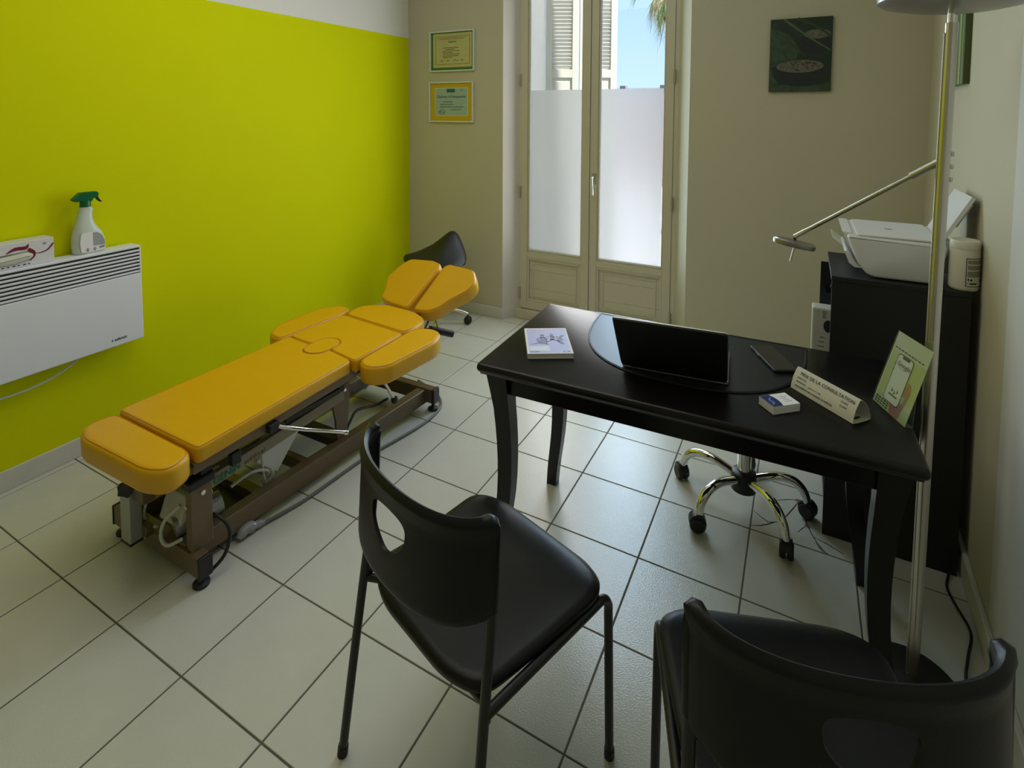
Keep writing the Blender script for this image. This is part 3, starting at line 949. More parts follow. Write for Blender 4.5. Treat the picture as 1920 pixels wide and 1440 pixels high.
for k in range(26):
    a, b_ = rnd.uniform(0, 2 * PI), rnd.random() ** 0.5
    cx_, cz_ = 0.16 + 0.10 * b_ * math.cos(a), 0.142 + 0.028 * b_ * math.sin(a)
    pp(ellipse(cx_, cz_, rnd.uniform(0.004, 0.011), rnd.uniform(0.0015, 0.0035), 10), 'canvas_stone', 0.0013, 'water_drop')
# bamboo picture on the right wall
by0, by1, bz0, bz1 = 1.80, 2.11, 1.668, 2.08
bp_ = thing('canvas_picture', 'narrow looking bamboo canvas print on the right wall behind the lamp pole', 'picture', (xr(2.0), 2.0, bz0), 0.0, 'canvas prints around the desk corner')
Tb = frame((xr(by1) - 0.020, by1, bz0), (xr(by0) - xr(by1), by0 - by1, 0), (0, 0, 1))
bm = nb(); prism(bm, [(0, 0), (0.31, 0), (0.31, 0.412), (0, 0.412)], -0.019, 0, Tb); obj('canvas', bm, 'bamboo_c', bp_)
x = 0.002
k = 0
while x < 0.30:
    w = rnd.uniform(0.008, 0.026)
    w = min(w, 0.308 - x)
    bm = nb()
    P = [(x + w / 2 - w / 2 * math.cos(t), 0.0022 * math.sin(t)) for t in [PI * q / 6 for q in range(7)]]
    LS = [[Tb @ Vector((p[0], zz, p[1])) for p in P] for zz in (0.001, 0.411)]
    loops(bm, LS)
    obj('bamboo_stalk', bm, ['bamboo_a', 'bamboo_b', 'bamboo_c', 'bamboo_a', 'bamboo_c'][k % 5], bp_, True)
    x += w + 0.0012
    k += 1

# ================================================================== TREATMENT COUCH
ct = thing('treatment_couch', 'yellow upholstered treatment couch with raised split headrest on a brown steel frame', 'treatment couch', (0.53, 0.82, 0))
ZT = 0.465
def cush(name, P, z0, z1, r=0.016, T=None, seam=True, zoff=0.0):
    b = nb(); cushion(b, P, z0, z1, r, T)
    o = obj(name, b, 'yellow_leather', ct, True, angle=70)
    if seam:
        Q = offs([Vector(p[:2]) for p in ccw(P)], r * 0.45)
        L = [p.to_3d() + Vector((0, 0, z1 - r * 0.12)) for p in Q]
        if T is not None:
            L = [T @ p for p in L]
        b = nb(); tube(b, L + [L[0]], 0.0014, 5)
        obj('seam', b, 'yellow_seam', o, True)
    return o
cush('foot_cushion', rpoly([(0.285, 0.200), (0.765, 0.196), (0.795, 0.10), (0.72, 0.062), (0.36, 0.055), (0.285, 0.090)][::-1], 0.05), ZT - 0.088, ZT - 0.004, 0.020)
def arc(cx_, cy_, r, a0, a1, n=10):
    return [(cx_ + r * math.cos(math.radians(a0 + (a1 - a0) * k / n)), cy_ + r * math.sin(math.radians(a0 + (a1 - a0) * k / n))) for k in range(n + 1)]
mainP = rpoly([(0.288, 0.205), (0.768, 0.202), (0.742, 0.915)], 0.02)
mainP = [(0.300, 0.205), (0.29, 0.212), (0.288, 0.225)][::-1] + [(0.750, 0.204), (0.764, 0.212), (0.766, 0.226), (0.743, 0.890), (0.738, 0.905), (0.722, 0.915)] + [(0.60, 0.938)] + arc(0.512, 0.930, 0.062, 8, -188, 12) + [(0.42, 0.945), (0.305, 0.955), (0.291, 0.949), (0.286, 0.935)]
cush('main_cushion', mainP, ZT - 0.058, ZT, 0.012)
midP = [(0.300, 0.959), (0.42, 0.9465)] + arc(0.512, 0.982, 0.062, 205, -25, 12) + [(0.60, 0.9395), (0.735, 0.9165), (0.757, 0.918), (0.760, 0.930), (0.748, 1.240), (0.740, 1.248), (0.325, 1.290), (0.312, 1.285), (0.305, 1.275), (0.288, 0.985), (0.291, 0.972)]
cush('chest_cushion', midP, ZT - 0.058, ZT, 0.010)
cush('face_plug', arc(0.512, 0.930, 0.0612, 180, 360, 12) + arc(0.512, 0.982, 0.0612, 0, 180, 12), ZT - 0.05, ZT + 0.001, 0.005)
b_ = nb(); bx(b_, (0.33, 0.86, 0.4095), (0.715, 1.06, ZT - 0.012)); obj('base_padding', b_, 'yellow_leather', ct)
cush('arm_cushion', rpoly([(0.272, 0.905), (0.285, 0.97), (0.300, 1.275), (0.270, 1.385), (0.195, 1.385), (0.12, 1.30), (0.118, 1.02), (0.175, 0.925)][::-1], 0.04), ZT - 0.078, ZT + 0.003, 0.018)
cush('arm_cushion', rpoly([(0.772, 0.918), (0.850, 0.880), (0.925, 0.935), (0.955, 1.25), (0.915, 1.345), (0.840, 1.365), (0.765, 1.325), (0.760, 1.25)], 0.04), ZT - 0.082, ZT + 0.003, 0.018)
cush('shoulder_cushion', rpoly([(0.310, 1.296), (0.745, 1.256), (0.762, 1.34), (0.735, 1.455), (0.62, 1.510), (0.40, 1.525), (0.285, 1.43)], 0.05), ZT - 0.068, ZT + 0.002, 0.018)
A_ = math.radians(30)
TH = frame((0, 1.5, 0.458), (1, 0, 0), (0, math.cos(A_), math.sin(A_)))
HP = [(0.590, 0.020), (0.690, 0.028), (0.738, 0.062), (0.775, 0.130), (0.845, 0.215), (0.862, 0.285), (0.800, 0.375), (0.620, 0.388), (0.592, 0.36)]
cush('head_cushion', rpoly(HP, 0.030), -0.085, 0.0, 0.016, TH)
HPL = [(0.555, 0.020), (0.578, 0.34), (0.560, 0.380), (0.50, 0.396), (0.335, 0.380), (0.295, 0.32), (0.270, 0.215), (0.292, 0.165), (0.322, 0.115), (0.328, 0.060), (0.40, 0.034)]
cush('head_cushion', rpoly(HPL, 0.026), -0.085, 0.0, 0.016, TH)
# frame under the pads
def part(name, m, fn, smooth=False, parent=None):
    b = nb(); fn(b)
    return obj(name, b, m, parent or ct, smooth)
part('base_beam', 'brown_metal', lambda b: (prism(b, [(0.640, 0.20), (0.690, 0.20), (0.762, 1.42), (0.712, 1.42)], 0.032, 0.108, None, 0.003)))
part('base_beam', 'brown_metal', lambda b: (prism(b, [(0.330, 0.20), (0.375, 0.20), (0.375, 1.42), (0.330, 1.42)], 0.032, 0.108, None, 0.003)))
part('cross_beam', 'brown_metal', lambda b: bx(b, (0.262, 0.190, 0.030), (0.772, 0.232, 0.098), 0.003))
part('cross_beam', 'brown_metal', lambda b: bx(b, (0.28, 1.408, 0.042), (0.806, 1.452, 0.114), 0.003))
part('end_cap', 'black_plastic', lambda b: bx(b, (0.770, 0.187, 0.027), (0.784, 0.235, 0.101), 0.004))
part('end_cap', 'black_plastic', lambda b: bx(b, (0.254, 0.187, 0.027), (0.264, 0.235, 0.101), 0.004))
part('end_cap', 'black_plastic', lambda b: bx(b, (0.804, 1.405, 0.039), (0.820, 1.455, 0.117), 0.004))
for fx, fy in ((0.764, 0.205), (0.300, 0.205), (0.795, 1.430), (0.31, 1.430)):
    b = nb(); lathe(b, [(0.020, 0.0), (0.026, 0.003), (0.026, 0.010), (0.012, 0.016), (0.008, 0.020), (0.008, 0.046)], (fx, fy, 0.0), 18)
    obj('levelling_foot', b, 'black_rubber', ct, True)
part('side_rail', 'brown_metal', lambda b: prism(b, [(0.720, 0.20), (0.752, 0.20), (0.735, 0.95), (0.703, 0.95)], 0.372, 0.410, None, 0.002))
part('side_rail', 'brown_metal', lambda b: bx(b, (0.305, 0.20, 0.372), (0.335, 0.95, 0.410), 0.002))
part('side_rail', 'dark_metal', lambda b: bx(b, (0.66, 0.95, 0.365), (0.70, 1.40, 0.405), 0.002))
part('side_rail', 'dark_metal', lambda b: bx(b, (0.34, 0.95, 0.365), (0.38, 1.40, 0.405), 0.002))
part('pad_board', 'dark_metal', lambda b: bx(b, (0.31, 0.12, 0.400), (0.735, 0.93, 0.4085)))
part('pad_board', 'dark_metal', lambda b: bx(b, (0.33, 0.96, 0.400), (0.72, 1.44, 0.4085)))
part('cross_rail', 'dark_metal', lambda b: bx(b, (0.33, 0.235, 0.34), (0.73, 0.275, 0.372), 0.002))
part('cross_rail', 'dark_metal', lambda b: bx(b, (0.335, 0.86, 0.33), (0.71, 0.90, 0.372), 0.002))
# near end post with black cap and bolt
part('end_post', 'brown_metal', lambda b: (bx(b, (0.700, 0.198, 0.098), (0.732, 0.272, 0.312), 0.003)))
part('post_cap', 'black_plastic', lambda b: bx(b, (0.688, 0.190, 0.310), (0.740, 0.280, 0.338), 0.004))
part('bolt', 'chrome', lambda b: cyl(b, (0.730, 0.238, 0.285), (0.737, 0.238, 0.285), 0.008, n=12))
part('bolt', 'chrome', lambda b: cyl(b, (0.712, 0.199, 0.252), (0.712, 0.191, 0.252), 0.007, n=12))
part('end_post', 'brown_metal', lambda b: (bx(b, (0.340, 0.198, 0.098), (0.372, 0.255, 0.33), 0.003)))
# lift arm with the maker's plate
def bar(b, p0, p1, w, h, bev=0.002):
    p0, p1 = Vector(p0), Vector(p1)
    d = p1 - p0
    Tm = frame(p0, d, Vector((0, 0, 1)))
    vs = bx(b, (0, -h / 2, -w / 2), (d.length, h / 2, w / 2), bev)
    bmesh.ops.transform(b, matrix=Tm, verts=vs)
la = part('lift_arm', 'plate_beige', lambda b: bar(b, (0.690, 0.262, 0.276), (0.690, 0.905, 0.300), 0.022, 0.046))
part('lift_arm', 'brown_metal', lambda b: bar(b, (0.360, 0.262, 0.276), (0.360, 0.905, 0.300), 0.022, 0.046))
TGN = frame((0.7016, 0.294, 0.262), (0, 1, 0.037), (0, 0, 1))
text('maker_lettering', 'GENIN', 0.034, 'ink_green', la, TGN @ Matrix.Translation((0, 0.0, 0)), bold=0.0012, shear=0.1)
text('maker_lettering', 'médical', 0.025, 'ink_brown', la, TGN @ Matrix.Translation((0.120, 0.0, 0)), bold=0.0003, spacing=1.15)
part('strut_plate', 'brown_metal', lambda b: (prism(b, [(0.868, 0.112), (0.925, 0.110), (0.945, 0.30), (0.945, 0.345), (0.86, 0.330), (0.80, 0.315), (0.845, 0.275), (0.862, 0.20)], 0, 0.012, frame((0.682, 0, 0), (0, 1, 0), (0, 0, 1)))))
part('strut_plate', 'brown_metal', lambda b: (prism(b, [(0.868, 0.112), (0.925, 0.110), (0.945, 0.30), (0.945, 0.345), (0.86, 0.330), (0.80, 0.315), (0.845, 0.275), (0.862, 0.20)], 0, 0.012, frame((0.40, 0, 0), (0, 1, 0), (0, 0, 1)))))
part('bolt', 'chrome', lambda b: cyl(b, (0.694, 0.912, 0.318), (0.700, 0.912, 0.318), 0.007, n=12))
part('strut_foot', 'dark_metal', lambda b: bx(b, (0.41, 0.84, 0.09), (0.69, 0.91, 0.125), 0.003))
# white actuator housing and motor
part('actuator_housing', 'white_plastic', lambda b: (prism(b, rpoly([(0.500, 0.205), (0.592, 0.112), (0.735, 0.262), (0.640, 0.312)], 0.012), -0.03, 0.03, frame((0.620, 0, 0), (0, 1, 0), (0, 0, 1)), 0.004)))
part('actuator_rod', 'dark_metal', lambda b: cyl(b, (0.62, 0.70, 0.285), (0.60, 0.90, 0.35), 0.018, n=14))
part('control_box', 'cream_plastic', lambda b: box(b, (0.575, 0.275, 0.165), (0.12, 0.10, 0.10), (math.radians(-20), 0, 0), 0.006))
part('motor', 'silver_paint', lambda b: cyl(b, (0.60, 0.215, 0.125), (0.64, 0.36, 0.145), 0.036, n=18))
part('motor_tray', 'dark_metal', lambda b: bx(b, (0.385, 0.24, 0.055), (0.645, 0.50, 0.066)))
part('tray_rail', 'brown_metal', lambda b: bx(b, (0.375, 0.48, 0.05), (0.665, 0.52, 0.10), 0.002))
part('tray_rail', 'brown_metal', lambda b: bx(b, (0.375, 0.70, 0.05), (0.675, 0.73, 0.10), 0.002))
# release levers
lv = part('release_lever', 'chrome', lambda b: tube(b, [(0.742, 0.500, 0.385), (0.775, 0.52, 0.374), (0.80, 0.60, 0.33), (0.828, 0.775, 0.235)], 0.0075, 10, 0), True)
part('lever_block', 'black_plastic', lambda b: box(b, (0.752, 0.495, 0.383), (0.035, 0.045, 0.032), None, 0.004))
part('lever_tip', 'chrome', lambda b: cyl(b, (0.828, 0.775, 0.235), (0.831, 0.79, 0.226), 0.010, n=12))
part('release_lever', 'brushed_steel', lambda b: tube(b, [(0.79, 1.02, 0.385), (0.795, 1.035, 0.35), (0.80, 1.117, 0.212)], 0.007, 10), True)
part('lever_knob', 'black_plastic', lambda b: lathe(b, [(0.004, -0.016), (0.014, -0.012), (0.017, 0), (0.014, 0.012), (0.004, 0.016)], (0.801, 1.122, 0.200), 14), True)
part('arm_bracket', 'dark_metal', lambda b: bx(b, (0.70, 1.00, 0.355), (0.86, 1.28, 0.382), 0.003))
part('arm_bracket', 'dark_metal', lambda b: bx(b, (0.17, 1.00, 0.355), (0.36, 1.28, 0.385), 0.003))
part('clamp', 'black_plastic', lambda b: bx(b, (0.722, 0.335, 0.318), (0.748, 0.372, 0.362), 0.003))
part('clamp', 'dark_metal', lambda b: bar(b, (0.715, 0.58, 0.352), (0.715, 0.86, 0.345), 0.02, 0.022))
# paper-roll post at the foot end, with star knob
part('roll_post', 'silver_paint', lambda b: bx(b, (0.440, 0.128, 0.085), (0.498, 0.168, 0.262), 0.003))
part('roll_post', 'brown_metal', lambda b: bx(b, (0.446, 0.133, 0.262), (0.492, 0.163, 0.372), 0.003))
part('post_cap', 'black_plastic', lambda b: bx(b, (0.438, 0.126, 0.078), (0.500, 0.170, 0.086), 0.002))
def star(b):
    P = [(0.030 * (1 if k % 2 == 0 else 0.70) * math.cos(2 * PI * k / 10), 0.030 * (1 if k % 2 == 0 else 0.70) * math.sin(2 * PI * k / 10)) for k in range(10)]
    prism(b, rpoly(P, 0.006, 3), 0, 0.020, frame((0.520, 0.116, 0.306), (0.8, 0.6, 0), (0, 0, 1)), 0.003)
part('star_knob', 'black_plastic', star, True)
part('knob_shaft', 'dark_metal', lambda b: cyl(b, (0.522, 0.114, 0.306), (0.480, 0.148, 0.306), 0.006, n=10), True)
part('post_bracket', 'brown_metal', lambda b: bx(b, (0.50, 0.14, 0.24), (0.56, 0.18, 0.372), 0.002))
part('post_bracket', 'brown_metal', lambda b: bx(b, (0.42, 0.166, 0.09), (0.52, 0.192, 0.13), 0.002))
part('info_plate', 'frame_white', lambda b: box(b, (0.452, 0.1885, 0.075), (0.038, 0.002, 0.040)))
part('info_plate', 'ink', lambda b: box(b, (0.452, 0.1870, 0.070), (0.022, 0.002, 0.008)))
# cables of the couch
part('motor_cable', 'cable_black', lambda b: tube(b, [(0.62, 0.26, 0.15), (0.72, 0.285, 0.17), (0.775, 0.30, 0.13), (0.79, 0.275, 0.07), (0.772, 0.235, 0.03), (0.74, 0.22, 0.012)], 0.006, 8, 6), True)
part('motor_cable', 'cable_white', lambda b: tube(b, [(0.66, 0.205, 0.235), (0.60, 0.185, 0.17), (0.585, 0.18, 0.11), (0.615, 0.185, 0.09), (0.66, 0.205, 0.115)], 0.006, 8, 6), True)
part('motor_cable', 'cable_white', lambda b: tube(b, [(0.50, 0.18, 0.20), (0.475, 0.185, 0.15), (0.485, 0.19, 0.115), (0.535, 0.195, 0.118)], 0.0045, 8, 6), True)
part('motor_cable', 'cable_black', lambda b: tube(b, [(0.50, 0.15, 0.30), (0.53, 0.17, 0.33), (0.58, 0.2, 0.335)], 0.004, 8, 5), True)
part('motor_cable', 'cable_white', lambda b: tube(b, [(0.64, 0.40, 0.17), (0.66, 0.47, 0.19), (0.655, 0.54, 0.155), (0.64, 0.555, 0.12), (0.62, 0.53, 0.11)], 0.0055, 8, 6), True)
part('motor_cable', 'cable_white', lambda b: tube(b, [(0.65, 0.52, 0.25), (0.655, 0.525, 0.16), (0.645, 0.54, 0.10)], 0.004, 8, 5), True)
part('motor_cable', 'cable_white', lambda b: tube(b, [(0.64, 0.56, 0.16), (0.65, 0.57, 0.12), (0.63, 0.55, 0.085), (0.60, 0.56, 0.10)], 0.007, 8, 5), True)
part('motor_cable', 'cable_white', lambda b: tube(b, [(0.69, 0.98, 0.355), (0.68, 1.05, 0.30), (0.66, 1.13, 0.25), (0.66, 1.20, 0.27), (0.68, 1.25, 0.33), (0.69, 1.27, 0.37)], 0.0045, 8, 6), True)
part('motor_cable', 'cable_black', lambda b: tube(b, [(0.66, 0.93, 0.07), (0.62, 1.02, 0.10), (0.57, 1.12, 0.09), (0.54, 1.28, 0.03), (0.53, 1.38, 0.012)], 0.007, 8, 6), True)
part('drop_strap', 'cable_black', lambda b: tube(b, [(0.53, 0.30, 0.03), (0.56, 0.24, 0.012), (0.62, 0.225, 0.012), (0.68, 0.26, 0.02)], 0.007, 8, 6), True)
# head support struts and hand grip
part('head_support', 'dark_metal', lambda b: (bar(b, (0.62, 1.44, 0.385), (0.62, 1.78, 0.565), 0.03, 0.02), bar(b, (0.50, 1.44, 0.385), (0.50, 1.78, 0.565), 0.03, 0.02)))
part('gas_strut', 'cable_black', lambda b: tube(b, [(0.66, 1.47, 0.30), (0.655, 1.62, 0.43)], 0.005, 8), True)
part('hand_grip', 'black_plastic', lambda b: (tube(b, [(0.60, 1.52, 0.355), (0.66, 1.60, 0.340)], 0.010, 12), tube(b, [(0.66, 1.60, 0.340), (0.745, 1.69, 0.298)], 0.019, 14), tube(b, [(0.655, 1.593, 0.340), (0.66, 1.600, 0.340)], 0.022, 14)), True)
part('grip_arm', 'dark_metal', lambda b: bar(b, (0.60, 1.40, 0.372), (0.60, 1.53, 0.355), 0.03, 0.03))

# grey mains cable of the couch lying on the floor
bm = nb(); tube(bm, [(0.55, 1.62, 0.012), (0.72, 1.56, 0.008), (0.815, 1.475, 0.008), (0.842, 1.36, 0.008), (0.836, 1.25, 0.008), (0.812, 1.12, 0.008), (0.775, 0.93, 0.008), (0.765, 0.79, 0.008), (0.755, 0.64, 0.008), (0.735, 0.53, 0.010), (0.722, 0.47, 0.014)], 0.0065, 8, 6)
gc = obj('mains_cable', bm, 'cable_grey', ct, True)
bm = nb(); tube(bm, [(0.722, 0.475, 0.014), (0.713, 0.44, 0.020), (0.707, 0.405, 0.026), (0.712, 0.375, 0.014)], 0.02, 10, 4, rs=[0.009, 0.014, 0.021, 0.019, 0.012])
obj('connector', bm, 'connector_clear', gc, True)

# ================================================================== SADDLE STOOL
def caster(parent, p, az, m='black_plastic', s=1.0):
    x, y, z = p
    b = nb()
    d = Vector((math.cos(az), math.sin(az), 0))
    for k in (-1, 1):
        c = Vector((x, y, 0.026 * s)) + d * 0.011 * k * s
        T = frame(c, (-d.y, d.x, 0), (0, 0, 1))
        lathe(b, [(0.008 * s, -0.009 * s), (0.022 * s, -0.009 * s), (0.026 * s, -0.004 * s), (0.026 * s, 0.004 * s), (0.022 * s, 0.009 * s), (0.008 * s, 0.009 * s)], (0, 0, 0), 18, T)
    T = frame(Vector((x, y, 0.030 * s)), (-d.y, d.x, 0), (0, 0, 1))
    P = ellipse(0.0, 0.002 * s, 0.027 * s, 0.028 * s, 14, math.radians(-10), math.radians(190))
    prism(b, P, -0.016 * s, 0.016 * s, T, 0.002)
    cyl(b, (x, y, 0.05 * s), (x, y, z), 0.006 * s, n=8)
    return obj('caster', b, m, parent, True)
st = thing('saddle_stool', 'black saddle stool on chrome castor base in the corner behind the couch', 'stool', (0.085, 2.36, 0))
sx_, sy_ = 0.085, 2.36
for k in range(5):
    a = math.radians(28 + 72 * k)
    ex, ey = sx_ + 0.275 * math.cos(a), sy_ + 0.275 * math.sin(a)
    b = nb(); tube(b, [(sx_, sy_, 0.125), (sx_ + 0.12 * math.cos(a), sy_ + 0.12 * math.sin(a), 0.118), (sx_ + 0.22 * math.cos(a), sy_ + 0.22 * math.sin(a), 0.098), (ex, ey, 0.075)], 0.013, 10, 4)
    obj('base_arm', b, 'chrome', st, True)
    caster(st, (ex, ey, 0.078), a + 1.3)
bm = nb(); lathe(bm, [(0.036, 0.095), (0.038, 0.10), (0.038, 0.145), (0.03, 0.15)], (sx_, sy_, 0), 20); obj('hub', bm, 'chrome', st, True)
bm = nb(); cyl(bm, (sx_, sy_, 0.14), (sx_, sy_, 0.32), 0.025, n=16); obj('column_sleeve', bm, 'black_plastic', st, True)
bm = nb(); cyl(bm, (sx_, sy_, 0.32), (sx_ + 0.04, sy_, 0.47), 0.014, n=16); obj('gas_column', bm, 'chrome', st, True)
bm = nb(); bx(bm, (0.05, 2.28, 0.462), (0.22, 2.44, 0.478), 0.004); obj('seat_plate', bm, 'dark_metal', st)
bm = nb(); tube(bm, [(0.16, 2.30, 0.468), (0.22, 2.26, 0.44), (0.27, 2.24, 0.40)], 0.006, 8, 4); obj('height_lever', bm, 'black_plastic', st, True)
# seat: concave pad rising to a peak at the back
def saddle():
    b = nb()
    N = 20
    # silhouette heights along x for the back edge and the front edge
    xs = [-0.108 + 0.484 * k / N for k in range(N + 1)]
    def back(x):
        pts = [(-0.108, 0.492), (-0.05, 0.520), (0.05, 0.580), (0.14, 0.655), (0.185, 0.692), (0.215, 0.698), (0.245, 0.682), (0.30, 0.600), (0.345, 0.545), (0.376, 0.506)]
        for p, q in zip(pts, pts[1:]):
            if p[0] <= x <= q[0] + 1e-9:
                return p[1] + (q[1] - p[1]) * (x - p[0]) / (q[0] - p[0])
        return pts[-1][1]
    def topz(x, v):
        f = 0.500 - 0.02 * (x - 0.13) / 0.24
        s = v * v * (3 - 2 * v)
        return f + (back(x) - f) * s
    rows = 10
    top, bot = [], []
    for r in range(rows + 1):
        v = r / rows
        rt, rb = [], []
        for k, x in enumerate(xs):
            u = 2 * k / N - 1
            half = 0.03 + 0.12 * math.sqrt(max(0, 1 - abs(u) ** 3))
            y = 2.35 - half + 2 * half * v
            lip = 0.018 * (max(0, abs(2 * v - 1) - 0.7) / 0.3) ** 2 + 0.012 * max(0, abs(u) - 0.85) / 0.15
            z = topz(x, v)
            rt.append(b.verts.new((x, y, z - lip)))
            rb.append(b.verts.new((x, y, max(0.470, z - 0.052 + lip * 0.4))))
        top.append(rt); bot.append(rb)
    for r in range(rows):
        for k in range(N):
            b.faces.new((top[r][k], top[r][k + 1], top[r + 1][k + 1], top[r + 1][k]))
            b.faces.new((bot[r][k], bot[r + 1][k], bot[r + 1][k + 1], bot[r][k + 1]))
    for k in range(N):
        b.faces.new((top[0][k], bot[0][k], bot[0][k + 1], top[0][k + 1]))
        b.faces.new((top[rows][k], top[rows][k + 1], bot[rows][k + 1], bot[rows][k]))
    for r in range(rows):
        b.faces.new((top[r][0], top[r + 1][0], bot[r + 1][0], bot[r][0]))
        b.faces.new((top[r][N], bot[r][N], bot[r + 1][N], top[r + 1][N]))
    o = obj('saddle_seat', b, 'saddle_vinyl', st, True, angle=80)
    md = o.modifiers.new('round', 'SUBSURF'); md.levels = 1; md.render_levels = 1
saddle()

# ================================================================== DESK
ANG = math.radians(1.98)
FL = Vector((1.556, 0.633)); ux = Vector((math.cos(ANG), math.sin(ANG))); uy = Vector((-math.sin(ANG), math.cos(ANG)))
DW, DD = 1.188, 0.622
dc = FL + ux * DW / 2 + uy * DD / 2
desk = thing('desk', 'black wooden writing desk with curved legs', 'desk', (dc.x, dc.y, 0), ANG)
def dobj(name, b, m, smooth=False):
    return obj(name, b, m, desk, smooth, world=False)
bm = nb()
P = rpoly([(-DW / 2, -DD / 2), (DW / 2, -DD / 2), (DW / 2, DD / 2), (-DW / 2, DD / 2)], 0.016)
P = [Vector(p) for p in P]
st_ = [(0.012, 0.714), (0.010, 0.720), (0.004, 0.724), (0.0, 0.731), (0.0, 0.739), (0.003, 0.746), (0.009, 0.750)]
loops(bm, [[p.to_3d() + Vector((0, 0, z)) for p in offs(P, d)] for d, z in st_])
dobj('desk_top', bm, 'desk_wood', True)
ix, iy = DW / 2 - 0.062, DD / 2 - 0.058
for (a, b_) in [((-ix, -iy - 0.010, 0.646), (ix, -iy + 0.012, 0.714)), ((-ix, iy - 0.012, 0.646), (ix, iy + 0.010, 0.714)), ((-ix - 0.010, -iy, 0.646), (-ix + 0.012, iy, 0.714)), ((ix - 0.012, -iy, 0.646), (ix + 0.010, iy, 0.714))]:
    bm = nb(); bx(bm, a, b_, 0.002); dobj('apron', bm, 'desk_wood')
for sx in (-1, 1):
    for sy in (-1, 1):
        bm = nb()
        LS = []
        for k in range(13):
            t = k / 12
            z = 0.714 * (1 - t)
            w = 0.058 - 0.018 * t + (0.012 * max(0, 1 - t / 0.16))
            inn = 0.020 * math.sin(PI * min(1, t * 1.15)) - 0.022 * max(0, (t - 0.55) / 0.45) ** 1.6
            cx_, cy_ = sx * (ix - inn), sy * (iy - inn * 0.8)
            LS.append([(cx_ - w / 2, cy_ - w / 2, z), (cx_ + w / 2, cy_ - w / 2, z), (cx_ + w / 2, cy_ + w / 2, z), (cx_ - w / 2, cy_ + w / 2, z)])
        loops(bm, LS)
        dobj('leg', bm, 'desk_wood', True)

ZD = 0.7505
# desk pad
pdc = dc + uy * 0.0
pad = thing('desk_pad', 'black half-oval leather desk pad under the laptop', 'desk pad', (dc.x, dc.y, ZD), ANG)
def dl(x, y):
    v = Vector((x, y)) - dc
    return v.dot(ux), v.dot(uy)
pcx, pyb = dl(2.131, 1.252)[0], dl(2.131, 1.252)[1]
a_, b2, ne = 0.365, 0.455, 2.6
PP = []
for k in range(41):
    t = PI + PI * k / 40
    c_, s_ = math.cos(t), math.sin(t)
    PP.append((pcx + a_ * math.copysign(abs(c_) ** (2 / ne), c_), pyb + b2 * math.copysign(abs(s_) ** (2 / ne), s_)))
bm = nb(); prism(bm, PP, 0.0, 0.004, None, 0.0015)
obj('pad_sheet', bm, 'pad_leather', pad, False, world=False)
Q = offs([Vector(p) for p in ccw(PP)], 0.006)
bm = nb(); tube(bm, [(p.x, p.y, 0.0035) for p in Q] + [(Q[0].x, Q[0].y, 0.0035)], 0.0022, 6)
obj('pad_edge', bm, 'pad_leather', pad, True, world=False)

# laptop
lp0 = Vector((1.980, 0.822, ZD + 0.0052)); lp1 = Vector((2.287, 0.853, ZD + 0.0052))
lang = math.atan2(lp1.y - lp0.y, lp1.x - lp0.x)
LW = (lp1 - lp0).length
lap = thing('laptop', 'dark grey open laptop seen from behind on the desk pad', 'laptop', (lp0.x, lp0.y, lp0.z), lang)
bm = nb(); prism(bm, rpoly([(0, 0.004), (LW + 0.004, 0.004), (LW + 0.004, 0.226), (0, 0.226)], 0.010), 0.0, 0.014, None, 0.003)
base_ = obj('laptop_base', bm, 'laptop_silver', lap, True, world=False)
bm = nb(); bx(bm, (0.022, 0.05, 0.0141), (LW - 0.022, 0.14, 0.0146)); obj('keyboard', bm, 'black_plastic', lap, world=False)
bm = nb(); bx(bm, (LW / 2 - 0.05, 0.15, 0.0141), (LW / 2 + 0.05, 0.21, 0.0145)); obj('touchpad', bm, 'laptop_dark', lap, world=False)
th = math.radians(37)
TLp = frame((0, 0.004, 0.012), (1, 0, 0), (0, -math.sin(th), math.cos(th)))
LH = 0.250
bm = nb(); prism(bm, rpoly([(0, 0.0), (LW, 0.0), (LW, LH), (0, LH)], 0.010), -0.001, 0.0055, TLp, 0.0012)
lid = obj('laptop_lid', bm, 'laptop_dark', lap, True, world=False)
bm = nb(); prism(bm, rpoly([(-0.0022, 0.001), (LW + 0.0022, 0.001), (LW + 0.0022, LH + 0.0024), (-0.0022, LH + 0.0024)], 0.011), -0.0024, 0.0008, TLp); obj('lid_rim', bm, 'laptop_silver', lap, world=False)
bm = nb(); prism(bm, [(0.006, 0.012), (LW - 0.006, 0.012), (LW - 0.006, LH - 0.006), (0.006, LH - 0.006)], -0.0030, -0.0022, TLp); obj('screen', bm, 'black_plastic', lap, world=False)
bm = nb(); cyl(bm, (0.03, 0.004, 0.012), (LW - 0.03, 0.004, 0.012), 0.006, n=12); obj('hinge', bm, 'laptop_dark', lap, True, world=False)
bm = nb(); prism(bm, ellipse(LW / 2, LH * 0.5, 0.011, 0.011, 20), 0.0054, 0.0058, TLp); obj('lid_emblem', bm, 'black_plastic', lap, world=False)

